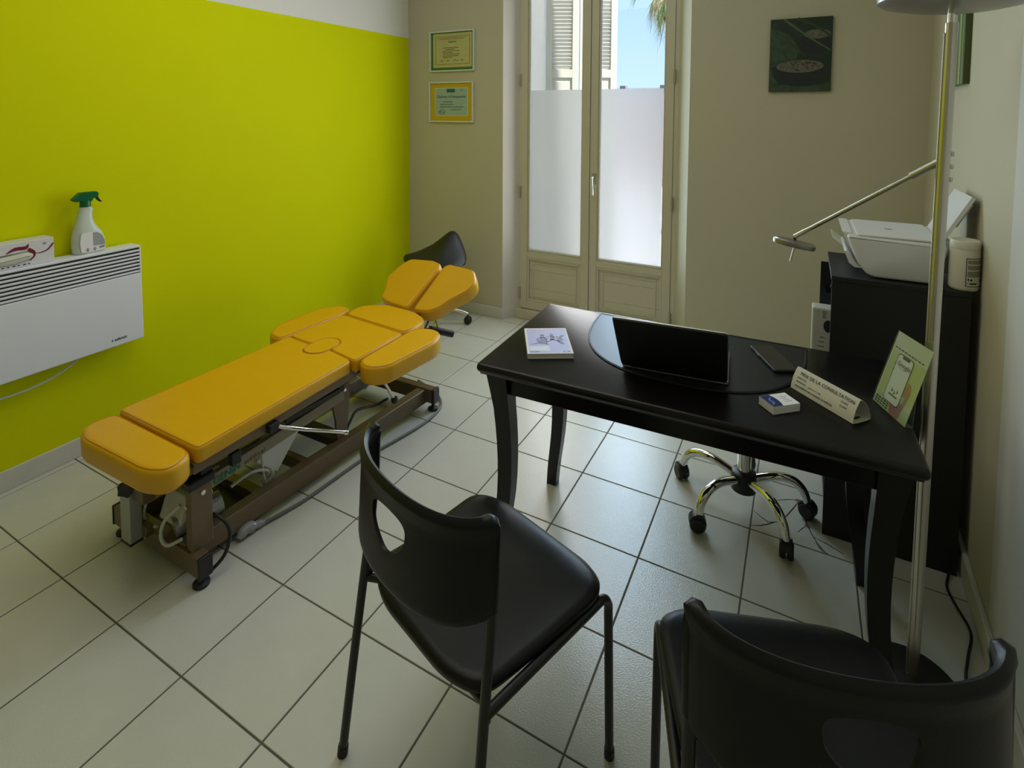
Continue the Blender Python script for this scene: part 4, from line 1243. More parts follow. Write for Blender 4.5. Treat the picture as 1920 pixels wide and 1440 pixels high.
# book
bk = thing('book', 'paperback with pale blue cover and dark dancing silhouettes lying on the desk', 'book', (1.691, 0.742, ZD), math.radians(30))
bm = nb(); bx(bm, (0.001, 0.001, 0.001), (0.149, 0.209, 0.0155)); obj('page_block', bm, 'page_edges', bk, world=False)
bm = nb(); bx(bm, (0, 0, 0), (0.150, 0.210, 0.001)); bx(bm, (0, 0, 0.0155), (0.150, 0.210, 0.0165)); bx(bm, (-0.001, 0, 0), (0.0, 0.210, 0.0165)); obj('cover', bm, 'paper', bk, world=False)
def bf(P, m, nm, h=0.0003):
    b = nb(); prism(b, P, 0.0165, 0.0165 + h); return obj(nm, b, m, bk, world=False)
bf([(0.006, 0.006), (0.144, 0.006), (0.144, 0.204), (0.006, 0.204)], 'book_blue', 'cover_print', 0.0002)
bf([(0.008, 0.022), (0.075, 0.022), (0.075, 0.058), (0.008, 0.058)], 'book_patch', 'cover_print')
for k in range(11):
    bf([(0.018 + 0.0085 * k, 0.186), (0.0235 + 0.0085 * k, 0.186), (0.0235 + 0.0085 * k, 0.195), (0.018 + 0.0085 * k, 0.195)], 'book_pink', 'cover_title')
bf([(0.018, 0.174), (0.120, 0.174), (0.120, 0.178), (0.018, 0.178)], 'book_pink', 'cover_title')
for (a, w) in ((0.010, 0.010), (0.022, 0.016), (0.118, 0.008), (0.130, 0.010)):
    bf([(a, 0.012), (a + w, 0.012), (a + w, 0.018), (a, 0.018)], 'book_figure', 'cover_imprint')
# three silhouette dancers (flat print)
def limb(pts, ws, nm='silhouette'):
    b = nb(); ribbon(b, pts, ws, Matrix.Translation((0, 0, 0.0165)), 0.0004, 4); obj(nm, b, 'book_figure', bk, world=False)
limb([(0.058, 0.074), (0.060, 0.10), (0.058, 0.124), (0.058, 0.138)], [0.022, 0.026, 0.018, 0.008])
bf(ellipse(0.058, 0.144, 0.006, 0.007, 14), 'book_figure', 'silhouette', 0.0004)
bf(ellipse(0.058, 0.150, 0.011, 0.0025, 14), 'book_figure', 'silhouette', 0.0004)
limb([(0.056, 0.128), (0.044, 0.122), (0.040, 0.108), (0.044, 0.086)], [0.006, 0.006, 0.008, 0.010])
limb([(0.048, 0.082), (0.032, 0.078), (0.014, 0.070)], [0.008, 0.005, 0.002])
limb([(0.062, 0.128), (0.074, 0.118), (0.068, 0.106)], [0.006, 0.006, 0.004])
limb([(0.066, 0.076), (0.072, 0.071), (0.078, 0.070)], [0.008, 0.004, 0.002])
limb([(0.092, 0.146), (0.092, 0.122), (0.090, 0.106)], [0.010, 0.016, 0.010])
bf(ellipse(0.092, 0.152, 0.0065, 0.008, 14), 'book_figure', 'silhouette', 0.0004)
limb([(0.090, 0.140), (0.078, 0.134), (0.070, 0.132)], [0.006, 0.004, 0.003])
limb([(0.094, 0.136), (0.104, 0.128), (0.110, 0.138)], [0.006, 0.005, 0.003])
limb([(0.090, 0.112), (0.080, 0.098), (0.068, 0.092)], [0.010, 0.008, 0.004])
limb([(0.092, 0.110), (0.104, 0.102), (0.114, 0.092)], [0.010, 0.007, 0.005])
limb([(0.126, 0.134), (0.116, 0.122), (0.116, 0.098), (0.122, 0.074)], [0.006, 0.018, 0.016, 0.010])
bf(ellipse(0.127, 0.138, 0.006, 0.0065, 14), 'book_figure', 'silhouette', 0.0004)
bf(ellipse(0.129, 0.143, 0.009, 0.002, 14), 'book_figure', 'silhouette', 0.0004)
limb([(0.122, 0.118), (0.130, 0.108), (0.136, 0.102)], [0.006, 0.004, 0.002])
limb([(0.122, 0.075), (0.130, 0.071)], [0.007, 0.003])

# smartphone
ph = thing('smartphone', 'black smartphone in a case lying on the desk pad beside the laptop', 'phone', (2.323, 1.169, ZD + 0.0045), 0)
v0 = Vector((2.406, 1.009)) - Vector((2.323, 1.169)); v1 = Vector((v0.y * -1, v0.x)).normalized()
Tph = frame((2.323, 1.169, ZD + 0.0052), (-v1.x * -1 if False else v1.x, v1.y, 0), (v0.x, v0.y, 0))
if Tph[2][2] < 0:
    Tph = frame((2.406, 1.009, ZD + 0.0052), (v1.x, v1.y, 0), (-v0.x, -v0.y, 0))
PHL = v0.length
bm = nb(); prism(bm, rpoly([(0, 0), (0.076, 0), (0.076, PHL), (0, PHL)], 0.009), 0, 0.010, Tph, 0.002); obj('phone_case', bm, 'black_plastic', ph)
bm = nb(); prism(bm, rpoly([(0.004, 0.004), (0.072, 0.004), (0.072, PHL - 0.004), (0.004, PHL - 0.004)], 0.006), 0.0098, 0.0104, Tph); obj('phone_screen', bm, 'phone_glass', ph)
bm = nb(); prism(bm, [(-0.0006, 0.11), (0.0, 0.11), (0.0, 0.135), (-0.0006, 0.135)], 0.003, 0.006, Tph); obj('side_button', bm, 'silver_paint', ph)

# stack of cards
cd = thing('card_stack', 'small stack of white and dark blue visiting cards on the desk', 'cards', (2.415, 0.760, ZD), math.atan2(0.055, 0.061))
CW, CD_ = 0.083, 0.058
for k in range(9):
    b = nb(); dx, dy = rnd.uniform(-.0006, .0006), rnd.uniform(-.0006, .0006)
    bx(b, (dx, dy, 0.0024 * k), (CW + dx, CD_ + dy, 0.0024 * (k + 1) - 0.0002)); obj('card', b, 'paper', cd, world=False)
z_ = 0.0024 * 9 - 0.0002
bm = nb(); P = [(0.0005, 0.0005)] + [(0.0005 + 0.030 + 0.006 * math.sin(PI * t), 0.0005 + (CD_ - 0.001) * t) for t in [k / 10 for k in range(11)]] + [(0.0005, CD_ - 0.0005)]
prism(bm, P, z_, z_ + 0.0002); obj('card_print', bm, 'card_blue', cd, world=False)
bm = nb(); ribbon(bm, [(0.006, 0.010), (0.016, 0.020), (0.014, 0.034), (0.028, 0.046)], [0.002, 0.008, 0.006, 0.002], Matrix.Translation((0, 0, z_)), 0.0004); obj('card_print', bm, 'card_light_blue', cd, world=False)
for k in range(4):
    bm = nb(); bx(bm, (0.05, 0.016 + 0.008 * k, z_), (0.05 + rnd.uniform(0.012, 0.026), 0.0175 + 0.008 * k, z_ + 0.0001)); obj('card_print', bm, 'ink_grey', cd, world=False)

# price tent sign (folded paper prism)
tp0, tp1 = Vector((2.452, 0.945)), Vector((2.596, 0.811))
tang = math.atan2(tp1.y - tp0.y, tp1.x - tp0.x)
tn = thing('price_sign', 'folded paper price list standing as a triangular tube on the desk', 'sign', (tp0.x, tp0.y, ZD), tang)
TLn = (tp1 - tp0).length + 0.003
sec = [(0.0, 0.001), (0.001, 0.012), (0.008, 0.034), (0.018, 0.052), (0.025, 0.0605), (0.034, 0.057), (0.046, 0.046), (0.056, 0.030), (0.062, 0.012), (0.062, 0.004), (0.048, 0.0006), (0.03, 0.0004), (0.012, 0.0004)]
bm = nb()
inn = [Vector(p) for p in offs([Vector(p) for p in ccw(sec)], 0.0007)]
out_ = [Vector(p) for p in ccw(sec)]
R4 = [[bm.verts.new((x, p.x, p.y)) for p in L] for x, L in ((0, out_), (TLn, out_), (TLn, inn), (0, inn))]
n_ = len(out_)
for q in range(4):
    A, B_ = R4[q], R4[(q + 1) % 4]
    for k in range(n_):
        bm.faces.new((A[k], A[(k + 1) % n_], B_[(k + 1) % n_], B_[k]))
obj('folded_paper', bm, 'paper_warm', tn, True, world=False, angle=50)
def on_tent(s_, d):
    # d: distance down from the ridge on the front face -> frame
    f = [(0.025, 0.0605), (0.018, 0.052), (0.008, 0.034), (0.001, 0.012), (0.0, 0.001)]
    acc = 0
    for p, q in zip(f, f[1:]):
        L = math.hypot(q[0] - p[0], q[1] - p[1])
        if acc + L >= d:
            t = (d - acc) / L
            y, z = p[0] + (q[0] - p[0]) * t, p[1] + (q[1] - p[1]) * t
            T = frame((s_, y, z), (1, 0, 0), (0, p[0] - q[0], p[1] - q[1]))
            return PM[tn.name] @ T @ Matrix.Translation((0, 0, 0.0006))
        acc += L
text('price_text', 'PRIX DE LA CONSULTATION', 0.0132, 'ink', tn, on_tent(0.020, 0.0185) @ Matrix.Translation((0, 0, 0.0016)), sx=0.96, spacing=1.05)
text('price_text', 'ADULTES', 0.0075, 'ink_grey', tn, on_tent(0.014, 0.030))
text('price_text', '70.00€', 0.0075, 'ink_grey', tn, on_tent(0.155, 0.030))
text('price_text', 'ENFANTS', 0.0075, 'ink_grey', tn, on_tent(0.014, 0.041))
text('price_text', '(moins de 12 ans)', 0.0055, 'ink_grey', tn, on_tent(0.056, 0.041))
text('price_text', '55.00€', 0.0075, 'ink_grey', tn, on_tent(0.155, 0.041))
text('price_text', 'REGLEMENTS PAR CHEQUES OU ESPECES', 0.0066, 'ink', tn, on_tent(0.014, 0.0535))
bm = nb(); ribbon(bm, [(TLn - 0.022, 0.012), (TLn - 0.018, 0.03), (TLn - 0.020, 0.052)], [0.002, 0.010, 0.002], Matrix.Translation((0, 0, 0.0012)), 0.0004); obj('inner_print', bm, 'ink', tn, world=False)

# leaflet stand
lb0, lb1 = Vector((2.658, 0.980, ZD)), Vector((2.714, 0.854, ZD))
e_ = (lb1 - lb0).normalized()
nrm = Vector((0.914, 0.406, 0))
th2 = math.radians(17.5)
upv = nrm * math.sin(th2) + Vector((0, 0, 1)) * math.cos(th2)
ls = thing('leaflet_stand', 'green review leaflet in a clear leaning stand at the desk corner', 'leaflet stand', (2.69, 0.92, ZD))
TLf = frame(lb0, e_, upv)
flip = -1 if (TLf.to_3x3() @ Vector((0, 0, 1))).dot(Vector((-0.914, -0.406, 0.3))) < 0 else 1
LWd, LHt = (lb1 - lb0).length, 0.210
def lf(P, m, h0, h1, nm):
    b = nb(); prism(b, P, flip * h0, flip * h1, TLf); return obj(nm, b, m, ls)
lf([(0, 0.002), (LWd, 0.002), (LWd, LHt), (0, LHt)], 'leaf_green', 0.0, 0.0012, 'leaflet')
lf([(0.0005, 0.160), (LWd - 0.0005, 0.160), (LWd - 0.0005, LHt - 0.0005), (0.0005, LHt - 0.0005)], 'leaf_pale', 0.0010, 0.0014, 'leaflet_print')
lf([(0.0005, 0.0025), (0.006, 0.0025), (0.006, LHt - 0.001), (0.0005, LHt - 0.001)], 'leaf_pale', 0.0010, 0.0015, 'leaflet_print')
lf(rpoly([(0.070, 0.002), (0.105, 0.002), (0.112, 0.050), (0.118, 0.075), (0.112, 0.100), (0.100, 0.106), (0.092, 0.08), (0.080, 0.05), (0.060, 0.030)], 0.006), 'skin_print', 0.0012, 0.0016, 'hand_print')
lf(rpoly([(0.085, 0.045), (0.104, 0.045), (0.106, 0.065), (0.092, 0.062)], 0.004), 'sleeve_print', 0.0014, 0.0018, 'hand_print')
for k in range(3):
    lf(rpoly([(0.028, 0.085 + 0.02 * k), (0.044, 0.083 + 0.02 * k), (0.044, 0.093 + 0.02 * k), (0.028, 0.095 + 0.02 * k)], 0.004), 'skin_print', 0.0012, 0.0016, 'hand_print')
lf(rpoly([(0.031, 0.026), (0.094, 0.026), (0.094, 0.159), (0.031, 0.159)], 0.012), 'ink', 0.0014, 0.0020, 'phone_print')
lf(rpoly([(0.033, 0.028), (0.092, 0.028), (0.092, 0.157), (0.033, 0.157)], 0.011), 'screen_print', 0.0016, 0.0022, 'phone_print')
lf(rpoly([(0.049, 0.1495), (0.078, 0.1495), (0.078, 0.1575), (0.049, 0.1575)], 0.002), 'ink', 0.0018, 0.0024, 'phone_print')
def TT(x, y, h=0.0026):
    return TLf @ Matrix.Translation((x, y, flip * h))
text('leaflet_text', 'Google', 0.0175, 'ink_grey', ls, TT(0.0385, 0.128), bold=0.0003)
lf([(0.048, 0.122), (0.072, 0.122), (0.072, 0.1235), (0.048, 0.1235)], 'ink_grey', 0.0018, 0.0024, 'leaflet_text')
for (a, b_) in ((0.052, 0.060), (0.062, 0.056), (0.072, 0.063)):
    b = nb(); ribbon(b, [(a, b_ - 0.004), (a + 0.004, b_), (a + 0.001, b_ + 0.006)], [0.001, 0.004, 0.002], TLf, flip * 0.0026); obj('figure_print', b, 'ink', ls)
lf([(0.046, 0.046), (0.080, 0.046), (0.080, 0.050), (0.046, 0.050)], 'ink', 0.0018, 0.0024, 'leaflet_text')
for k in range(9):
    lf([(0.008 + 0.0135 * k, 0.166), (0.008 + 0.0135 * k + rnd.uniform(0.007, 0.012), 0.166), (0.008 + 0.0135 * k + 0.009, 0.1695), (0.008 + 0.0135 * k, 0.1695)], 'ink', 0.0014, 0.0018, 'leaflet_text')
for r in range(3):
    for k in range(5):
        lf([(0.006 + 0.0115 * k, 0.006 + 0.007 * r), (0.006 + 0.0115 * k + rnd.uniform(0.006, 0.010), 0.006 + 0.007 * r), (0.006 + 0.0115 * k + 0.008, 0.0095 + 0.007 * r), (0.006 + 0.0115 * k, 0.0095 + 0.007 * r)], 'ink', 0.0014, 0.0018, 'leaflet_text')
b = nb(); prism(b, [(-0.001, 0.0), (LWd + 0.001, 0.0), (LWd + 0.001, LHt + 0.002), (-0.001, LHt + 0.002)], flip * 0.0030, flip * 0.0045, TLf); obj('acrylic_sheet', b, 'clear_acrylic', ls)
b = nb()
p = [lb0 + nrm * 0.001, lb1 + nrm * 0.001, lb1 + nrm * 0.020, lb0 + nrm * 0.020]
q = [v + Vector((0, 0, 0.003)) for v in p]
loops(b, [p, q])
p = [lb0 + nrm * 0.018, lb1 + nrm * 0.018, lb1 + nrm * 0.020, lb0 + nrm * 0.020]
q = [lb0 + upv * 0.075 + nrm * 0.001, lb1 + upv * 0.075 + nrm * 0.001, lb1 + upv * 0.075 + nrm * 0.003, lb0 + upv * 0.075 + nrm * 0.003]
loops(b, [p, q]); obj('stand_back', b, 'clear_acrylic', ls)

# ================================================================== CABINET with printer
CX0, CX1, CY0, CY1, CH = 2.568, 2.962, 1.432, 1.822, 0.972
cb = thing('cabinet', 'tall black open cabinet between the desk and the right wall', 'cabinet', ((CX0 + CX1) / 2, (CY0 + CY1) / 2, 0))
for nm, a, b_ in [('side_panel', (CX0, CY0, 0), (CX1, CY0 + 0.018, CH - 0.018)), ('side_panel', (CX0, CY1 - 0.018, 0), (CX1, CY1, CH - 0.018)),
                  ('back_panel', (CX1 - 0.008, CY0 + 0.018, 0.04), (CX1, CY1 - 0.018, CH - 0.018)), ('top_panel', (CX0 - 0.002, CY0 - 0.002, CH - 0.018), (CX1, CY1 + 0.002, CH)),
                  ('shelf', (CX0 + 0.006, CY0 + 0.018, 0.04), (CX1 - 0.008, CY1 - 0.018, 0.058)), ('shelf', (CX0 + 0.006, CY0 + 0.018, 0.34), (CX1 - 0.008, CY1 - 0.018, 0.358)), ('shelf', (CX0 + 0.006, CY0 + 0.018, 0.582), (CX1 - 0.008, CY1 - 0.018, 0.600))]:
    bm = nb(); bx(bm, a, b_, 0.001, 1); obj(nm, bm, 'cabinet_black', cb)
bd = thing('binder', 'white lever arch binder sticking out of the black cabinet', 'binder', (2.62, 1.60, 0.6005))
bm = nb(); bx(bm, (2.512, 1.575, 0.601), (2.80, 1.640, 0.803), 0.006); obj('binder_body', bm, 'binder_white', bd)
bm = nb(); prism(bm, ellipse(2.568, 0.735, 0.016, 0.024, 18), 0, 0.0012, frame((0, 1.5749, 0), (1, 0, 0), (0, 0, 1))); obj('finger_hole', bm, 'ink', bd)
for k in range(6):
    bm = nb(); bx(bm, (2.548, 1.5742, 0.766 + 0.005 * k), (2.560, 1.5755, 0.768 + 0.005 * k)); obj('print', bm, 'ink_grey', bd)
for k in range(3):
    bm = nb(); bx(bm, (2.532 + 0.004 * k, 1.5742, 0.652 + 0.018 * k), (2.556, 1.5755, 0.655 + 0.018 * k)); obj('print', bm, 'ink_grey', bd)
fd = thing('document_tray', 'thin black document holder leaning out of the cabinet top compartment', 'document holder', (2.60, 1.74, 0.6005))
bm = nb(); bx(bm, (2.540, 1.735, 0.601), (2.76, 1.742, 0.948), 0.002); obj('back_sheet', bm, 'cabinet_black', fd)
bm = nb(); prism(bm, [(2.540, 0.601), (2.76, 0.601), (2.76, 0.83), (2.562, 0.83), (2.540, 0.92)], 0, 0.006, frame((0, 1.705, 0), (1, 0, 0), (0, 0, 1))); obj('front_sheet', bm, 'cabinet_black', fd)
bm = nb(); bx(bm, (2.540, 1.706, 0.601), (2.76, 1.740, 0.606)); obj('bottom_sheet', bm, 'cabinet_black', fd)
bm = nb(); lathe(bm, [(0.002, 0), (0.006, 0.001), (0.006, 0.006), (0.002, 0.008)], (0, 0, 0), 12, frame((CX0 - 0.0, CY0 + 0.01, 0.945), (0, 1, 0), (0, 0, 1)).to_3x3().to_4x4())
bmesh.ops.translate(bm, vec=(CX0 - 0.004, CY0 + 0.012, 0.930), verts=bm.verts); obj('panel_screw', bm, 'black_plastic', cb, True)

# printer (faces the desk chair, left)
pr = thing('printer', 'white inkjet printer with raised paper tray on the black cabinet', 'printer', (2.76, 1.62, CH))
PY0, PY1 = 1.462, 1.800
def sidepoly(s=1.0):
    return [(2.695, CH + 0.002), (2.868, CH + 0.002), (2.885, CH + 0.02), (2.902, 1.100), (2.897, 1.112), (2.880, 1.118), (2.618, 1.121), (2.610, 1.114), (2.622, 1.080), (2.650, 1.015), (2.672, CH + 0.012)]
Tpr = frame((0, PY0, 0), (1, 0, 0), (0, 0, 1))
P = rpoly(ccw(sidepoly()), 0.010, 4)
bm = nb()
LS = []
for d, y in ((0.020, 0.0), (0.008, 0.004), (0.002, 0.014), (0.0, 0.03), (0.0, PY1 - PY0 - 0.03), (0.002, PY1 - PY0 - 0.014), (0.008, PY1 - PY0 - 0.004), (0.020, PY1 - PY0)):
    LS.append([(q.x, PY0 + y, q.y) for q in offs(P, d * 0.5)])
loops(bm, LS)
obj('printer_body', bm, 'white_plastic', pr, True, angle=50)
bm = nb(); prism(bm, rpoly([(2.640, PY0 + 0.006), (2.875, PY0 + 0.006), (2.880, PY1 - 0.012), (2.640, PY1 - 0.012)], 0.018), 1.118, 1.1255, None, 0.002); obj('scanner_lid', bm, 'white_plastic', pr, True)
bm = nb(); prism(bm, ellipse(2.75, 1.62, 0.014, 0.010, 20), 1.1255, 1.1262); obj('lid_emblem', bm, 'silver_paint', pr)
Tcp = frame((2.632, PY0 + 0.03, 1.119), (0, 1, 0), (-0.02, 0, 0.03))
bm = nb(); prism(bm, [(2.596, 1.127), (2.626, 1.127), (2.668, 1.018), (2.650, 1.012)], 0, PY1 - PY0 - 0.05, frame((0, PY1 - 0.025, 0), (1, 0, 0), (0, 0, 1)), 0.003); obj('control_panel', bm, 'white_plastic', pr)
bm = nb(); prism(bm, [(2.606, 1.052), (2.614, 1.054), (2.650, 1.004), (2.664, 0.996), (2.640, 0.996), (2.622, 1.010)], 0, PY1 - PY0 - 0.08, frame((0, PY1 - 0.04, 0), (1, 0, 0), (0, 0, 1))); obj('output_tray', bm, 'white_plastic', pr)
bm = nb(); box(bm, (2.600, 1.70, 1.055), (0.07, 0.18, 0.0012), (0, math.radians(38), 0)); obj('printed_sheet', bm, 'leaf_pale', pr)
# rear paper tray leaning towards the wall
e0, e1 = Vector((2.890, 0, 1.122)), Vector((2.968, 0, 1.275))
bm = nb()
dv = (e1 - e0).normalized(); nv = Vector((dv.z, 0, -dv.x))
for (y0, y1) in ((PY0 + 0.062, PY1 - 0.03),):
    q = [e0, e1, e1 + nv * 0.012, e0 + nv * 0.012]
    loops(bm, [[(a.x, y0, a.z) for a in q], [(a.x, y1, a.z) for a in q]])
obj('paper_tray', bm, 'white_plastic', pr)
bm = nb(); q0 = e0 + dv * 0.06 + nv * 0.0125
q = [q0, q0 + dv * 0.09, q0 + dv * 0.09 + nv * 0.006, q0 + nv * 0.006]
loops(bm, [[(a.x, PY0 + 0.07, a.z) for a in q], [(a.x, PY1 - 0.05, a.z) for a in q]]); obj('tray_extension', bm, 'silver_paint', pr)
bm = nb(); prism(bm, rpoly([(2.880, PY0 + 0.065), (2.920, PY0 + 0.07), (2.920, PY1 - 0.03), (2.880, PY1 - 0.015)], 0.006), 1.06, 1.121, None, 0.003); obj('rear_hood', bm, 'white_plastic', pr)
bm = nb(); bx(bm, (2.90, PY0 + 0.09, 1.0), (2.925, PY1 - 0.05, 1.06), 0.002); obj('rear_hood', bm, 'white_plastic', pr)

# wipes canister
wp = thing('wipes_canister', 'cream wipes canister with printed label beside the printer', 'canister', (2.940, 1.480, CH))
CWX, CWY = 2.947, 1.478
bm = nb(); lathe(bm, [(0.036, 0.001), (0.040, 0.006), (0.0415, 0.012), (0.0415, 0.133), (0.040, 0.137)], (CWX, CWY, CH), 36); obj('canister_body', bm, 'cream_plastic', wp, True)
bm = nb(); lathe(bm, [(0.0395, 0.136), (0.0412, 0.138), (0.0412, 0.160), (0.037, 0.166), (0.034, 0.1655), (0.030, 0.163)], (CWX, CWY, CH), 36); obj('canister_lid', bm, 'cream_plastic', wp, True)
def wrap(a0, a1, z0, z1, r, m, nm):
    b = nb(); n = 12
    g = [[b.verts.new((CWX + rr * math.cos(math.radians(a0 + (a1 - a0) * k / n)), CWY + rr * math.sin(math.radians(a0 + (a1 - a0) * k / n)), CH + z)) for k in range(n + 1)] for rr, z in ((r - .0006, z0), (r, z0), (r, z1), (r - .0006, z1))]
    for i in range(3):
        for k in range(n):
            b.faces.new((g[i][k], g[i][k + 1], g[i + 1][k + 1], g[i + 1][k]))
    obj(nm, b, m, wp, True)
wrap(-95, -8, 0.018, 0.112, 0.0419, 'ink', 'label_border')
wrap(-92, -10, 0.0205, 0.1095, 0.0422, 'cream_plastic', 'label_sheet')
for z0, z1 in ((0.093, 0.106), (0.074, 0.089), (0.050, 0.070)):
    wrap(-89, -14, z0, z1, 0.0425, 'label_text', 'label_print')
for a, w, z0, z1 in ((-88, 6, 0.038, 0.045), (-78, 8, 0.037, 0.044), (-88, 4, 0.027, 0.030), (-80, 30, 0.026, 0.031), (-30, 14, 0.034, 0.044)):
    wrap(a, a + w, z0, z1, 0.0425, 'ink', 'label_print')

# ================================================================== FLOOR LAMP
LX, LY = 2.772, 0.942
lm = thing('floor_lamp', 'brushed steel uplighter floor lamp with a reading arm over the desk', 'floor lamp', (LX, LY, 0))
bm = nb(); lathe(bm, [(0.110, 0.0), (0.119, 0.002), (0.121, 0.010), (0.117, 0.018), (0.03, 0.022), (0.018, 0.026)], (LX - 0.006, LY - 0.022, 0), 48); obj('lamp_base', bm, 'dark_metal', lm, True)
tl = 0.016
bm = nb(); cyl(bm, (LX, LY, 0.02), (LX + 0.012, LY, 1.785), 0.0138, n=24); obj('lamp_pole', bm, 'brushed_steel', lm, True)
bm = nb(); cyl(bm, (LX - 0.0140, LY - 0.003, 0.03), (LX - 0.0020, LY - 0.003, 1.76), 0.0026, n=8); obj('pole_trim', bm, 'brushed_steel', lm, True)
bm = nb(); cyl(bm, (LX + 0.012, LY, 1.785), (LX + 0.012, LY, 1.815), 0.010, n=16); obj('pole_neck', bm, 'chrome', lm, True)
Tsh = Matrix.Rotation(math.radians(2.5), 4, 'Y')
bm = nb(); lathe(bm, [(0.018, 0.0), (0.06, 0.002), (0.11, 0.010), (0.152, 0.020), (0.162, 0.026), (0.163, 0.040), (0.157, 0.041), (0.154, 0.032), (0.10, 0.022), (0.02, 0.014)], (LX + 0.012, LY, 1.812), 56, Tsh); obj('lamp_shade', bm, 'lamp_disc', lm, True)
bm = nb(); lathe(bm, [(0.02, 0.0), (0.10, 0.004), (0.152, 0.012), (0.152, 0.014), (0.02, 0.014)], (LX + 0.012, LY, 1.830), 48, Tsh); obj('diffuser', bm, 'white_plastic', lm, True)
AJ = Vector((LX + 0.008, LY, 1.437)); HD = Vector((2.447, 1.140, 1.160))
dA = (HD - AJ).normalized()
bm = nb(); tube(bm, [AJ, AJ + dA * 0.085], 0.0105, 14); obj('arm_sleeve', bm, 'brushed_steel', lm, True)
bm = nb(); tube(bm, [AJ + dA * 0.08, HD - dA * 0.03], 0.0062, 12); arm_ = obj('reading_arm', bm, 'brushed_steel', lm, True)
bm = nb(); tube(bm, [HD - dA * 0.045, HD], 0.0072, 12); obj('arm_tip', bm, 'brushed_steel', lm, True)
bm = nb(); cyl(bm, HD + Vector((0, 0, -0.012)), HD + Vector((0, 0, 0.002)), 0.005, n=10); obj('arm_joint', bm, 'dark_metal', lm, True)
Tr = Matrix.Rotation(math.radians(-7), 4, 'X') @ Matrix.Rotation(math.radians(9), 4, 'Y')
bm = nb(); lathe(bm, [(0.052, -0.018), (0.060, -0.017), (0.062, -0.012), (0.062, -0.003), (0.058, 0.001), (0.008, 0.003)], HD + Vector((0.0, 0.0, -0.014)), 40, Tr); rh = obj('reading_head', bm, 'lamp_disc', lm, True)
bm = nb(); cyl(bm, HD + Vector((0.0, -0.01, -0.030)), HD + Vector((-0.010, -0.012, -0.080)), 0.0030, n=8); obj('head_handle', bm, 'brushed_steel', lm, True)
for z in (1.452, 1.419, 1.386):
    b = nb(); T = frame((LX + 0.0095, LY, z), (-0.47, 0.88, 0), (0, 0, 1))
    lathe(b, [(0.0035, 0.008), (0.0035, 0.014), (0.0065, 0.015), (0.0065, 0.022), (0.004, 0.024)], (0, 0, 0), 14, T); obj('dimmer_knob', b, 'frame_white', lm, True)
bm = nb(); tube(bm, [(2.895, 0.905, 0.006), (2.912, 0.94, 0.006), (2.902, 1.01, 0.006), (2.924, 1.098, 0.006), (2.950, 1.196, 0.006), (2.932, 1.290, 0.006), (2.923, 1.357, 0.006), (2.936, 1.410, 0.010), (2.945, 1.427, 0.018)], 0.004, 8, 6); obj('power_cord', bm, 'cable_black', lm, True)

# ================================================================== ROLLING STOOL behind the desk
rs_ = thing('rolling_stool', 'chrome five-star castor stool tucked under the desk', 'stool', (2.30, 1.435, 0))
rx, ry = 2.297, 1.435
for k, (ex, ey) in enumerate(((2.052, 1.503), (2.160, 1.232), (2.452, 1.250), (2.517, 1.500), (2.290, 1.690))):
    d = Vector((ex - rx, ey - ry)); L = d.length; d.normalize()
    q = lambda t, z: (rx + d.x * L * t, ry + d.y * L * t, z)
    b = nb(); tube(b, [q(0.08, 0.118), q(0.30, 0.136), q(0.55, 0.148), q(0.78, 0.138), q(0.93, 0.105), q(1.0, 0.062)], 0.0165, 14, 5)
    obj('base_arm', b, 'chrome', rs_, True)
    caster(rs_, (ex + d.x * 0.004, ey + d.y * 0.004, 0.066), math.atan2(d.y, d.x) + 0.9, 'black_plastic', 1.15)
bm = nb(); lathe(bm, [(0.036, 0.075), (0.047, 0.082), (0.048, 0.12), (0.044, 0.150), (0.034, 0.156)], (rx, ry, 0), 24); obj('hub', bm, 'black_plastic', rs_, True)
bm = nb(); cyl(bm, (rx, ry, 0.15), (rx, ry, 0.36), 0.0255, n=20); obj('column_sleeve', bm, 'chrome', rs_, True)
bm = nb(); cyl(bm, (rx, ry, 0.36), (rx, ry, 0.46), 0.016, n=16); obj('gas_column', bm, 'chrome', rs_, True)
bm = nb(); cushion(bm, ellipse(rx, ry, 0.175, 0.175, 40), 0.455, 0.52, 0.02); obj('round_seat', bm, 'saddle_vinyl', rs_, True, angle=70)

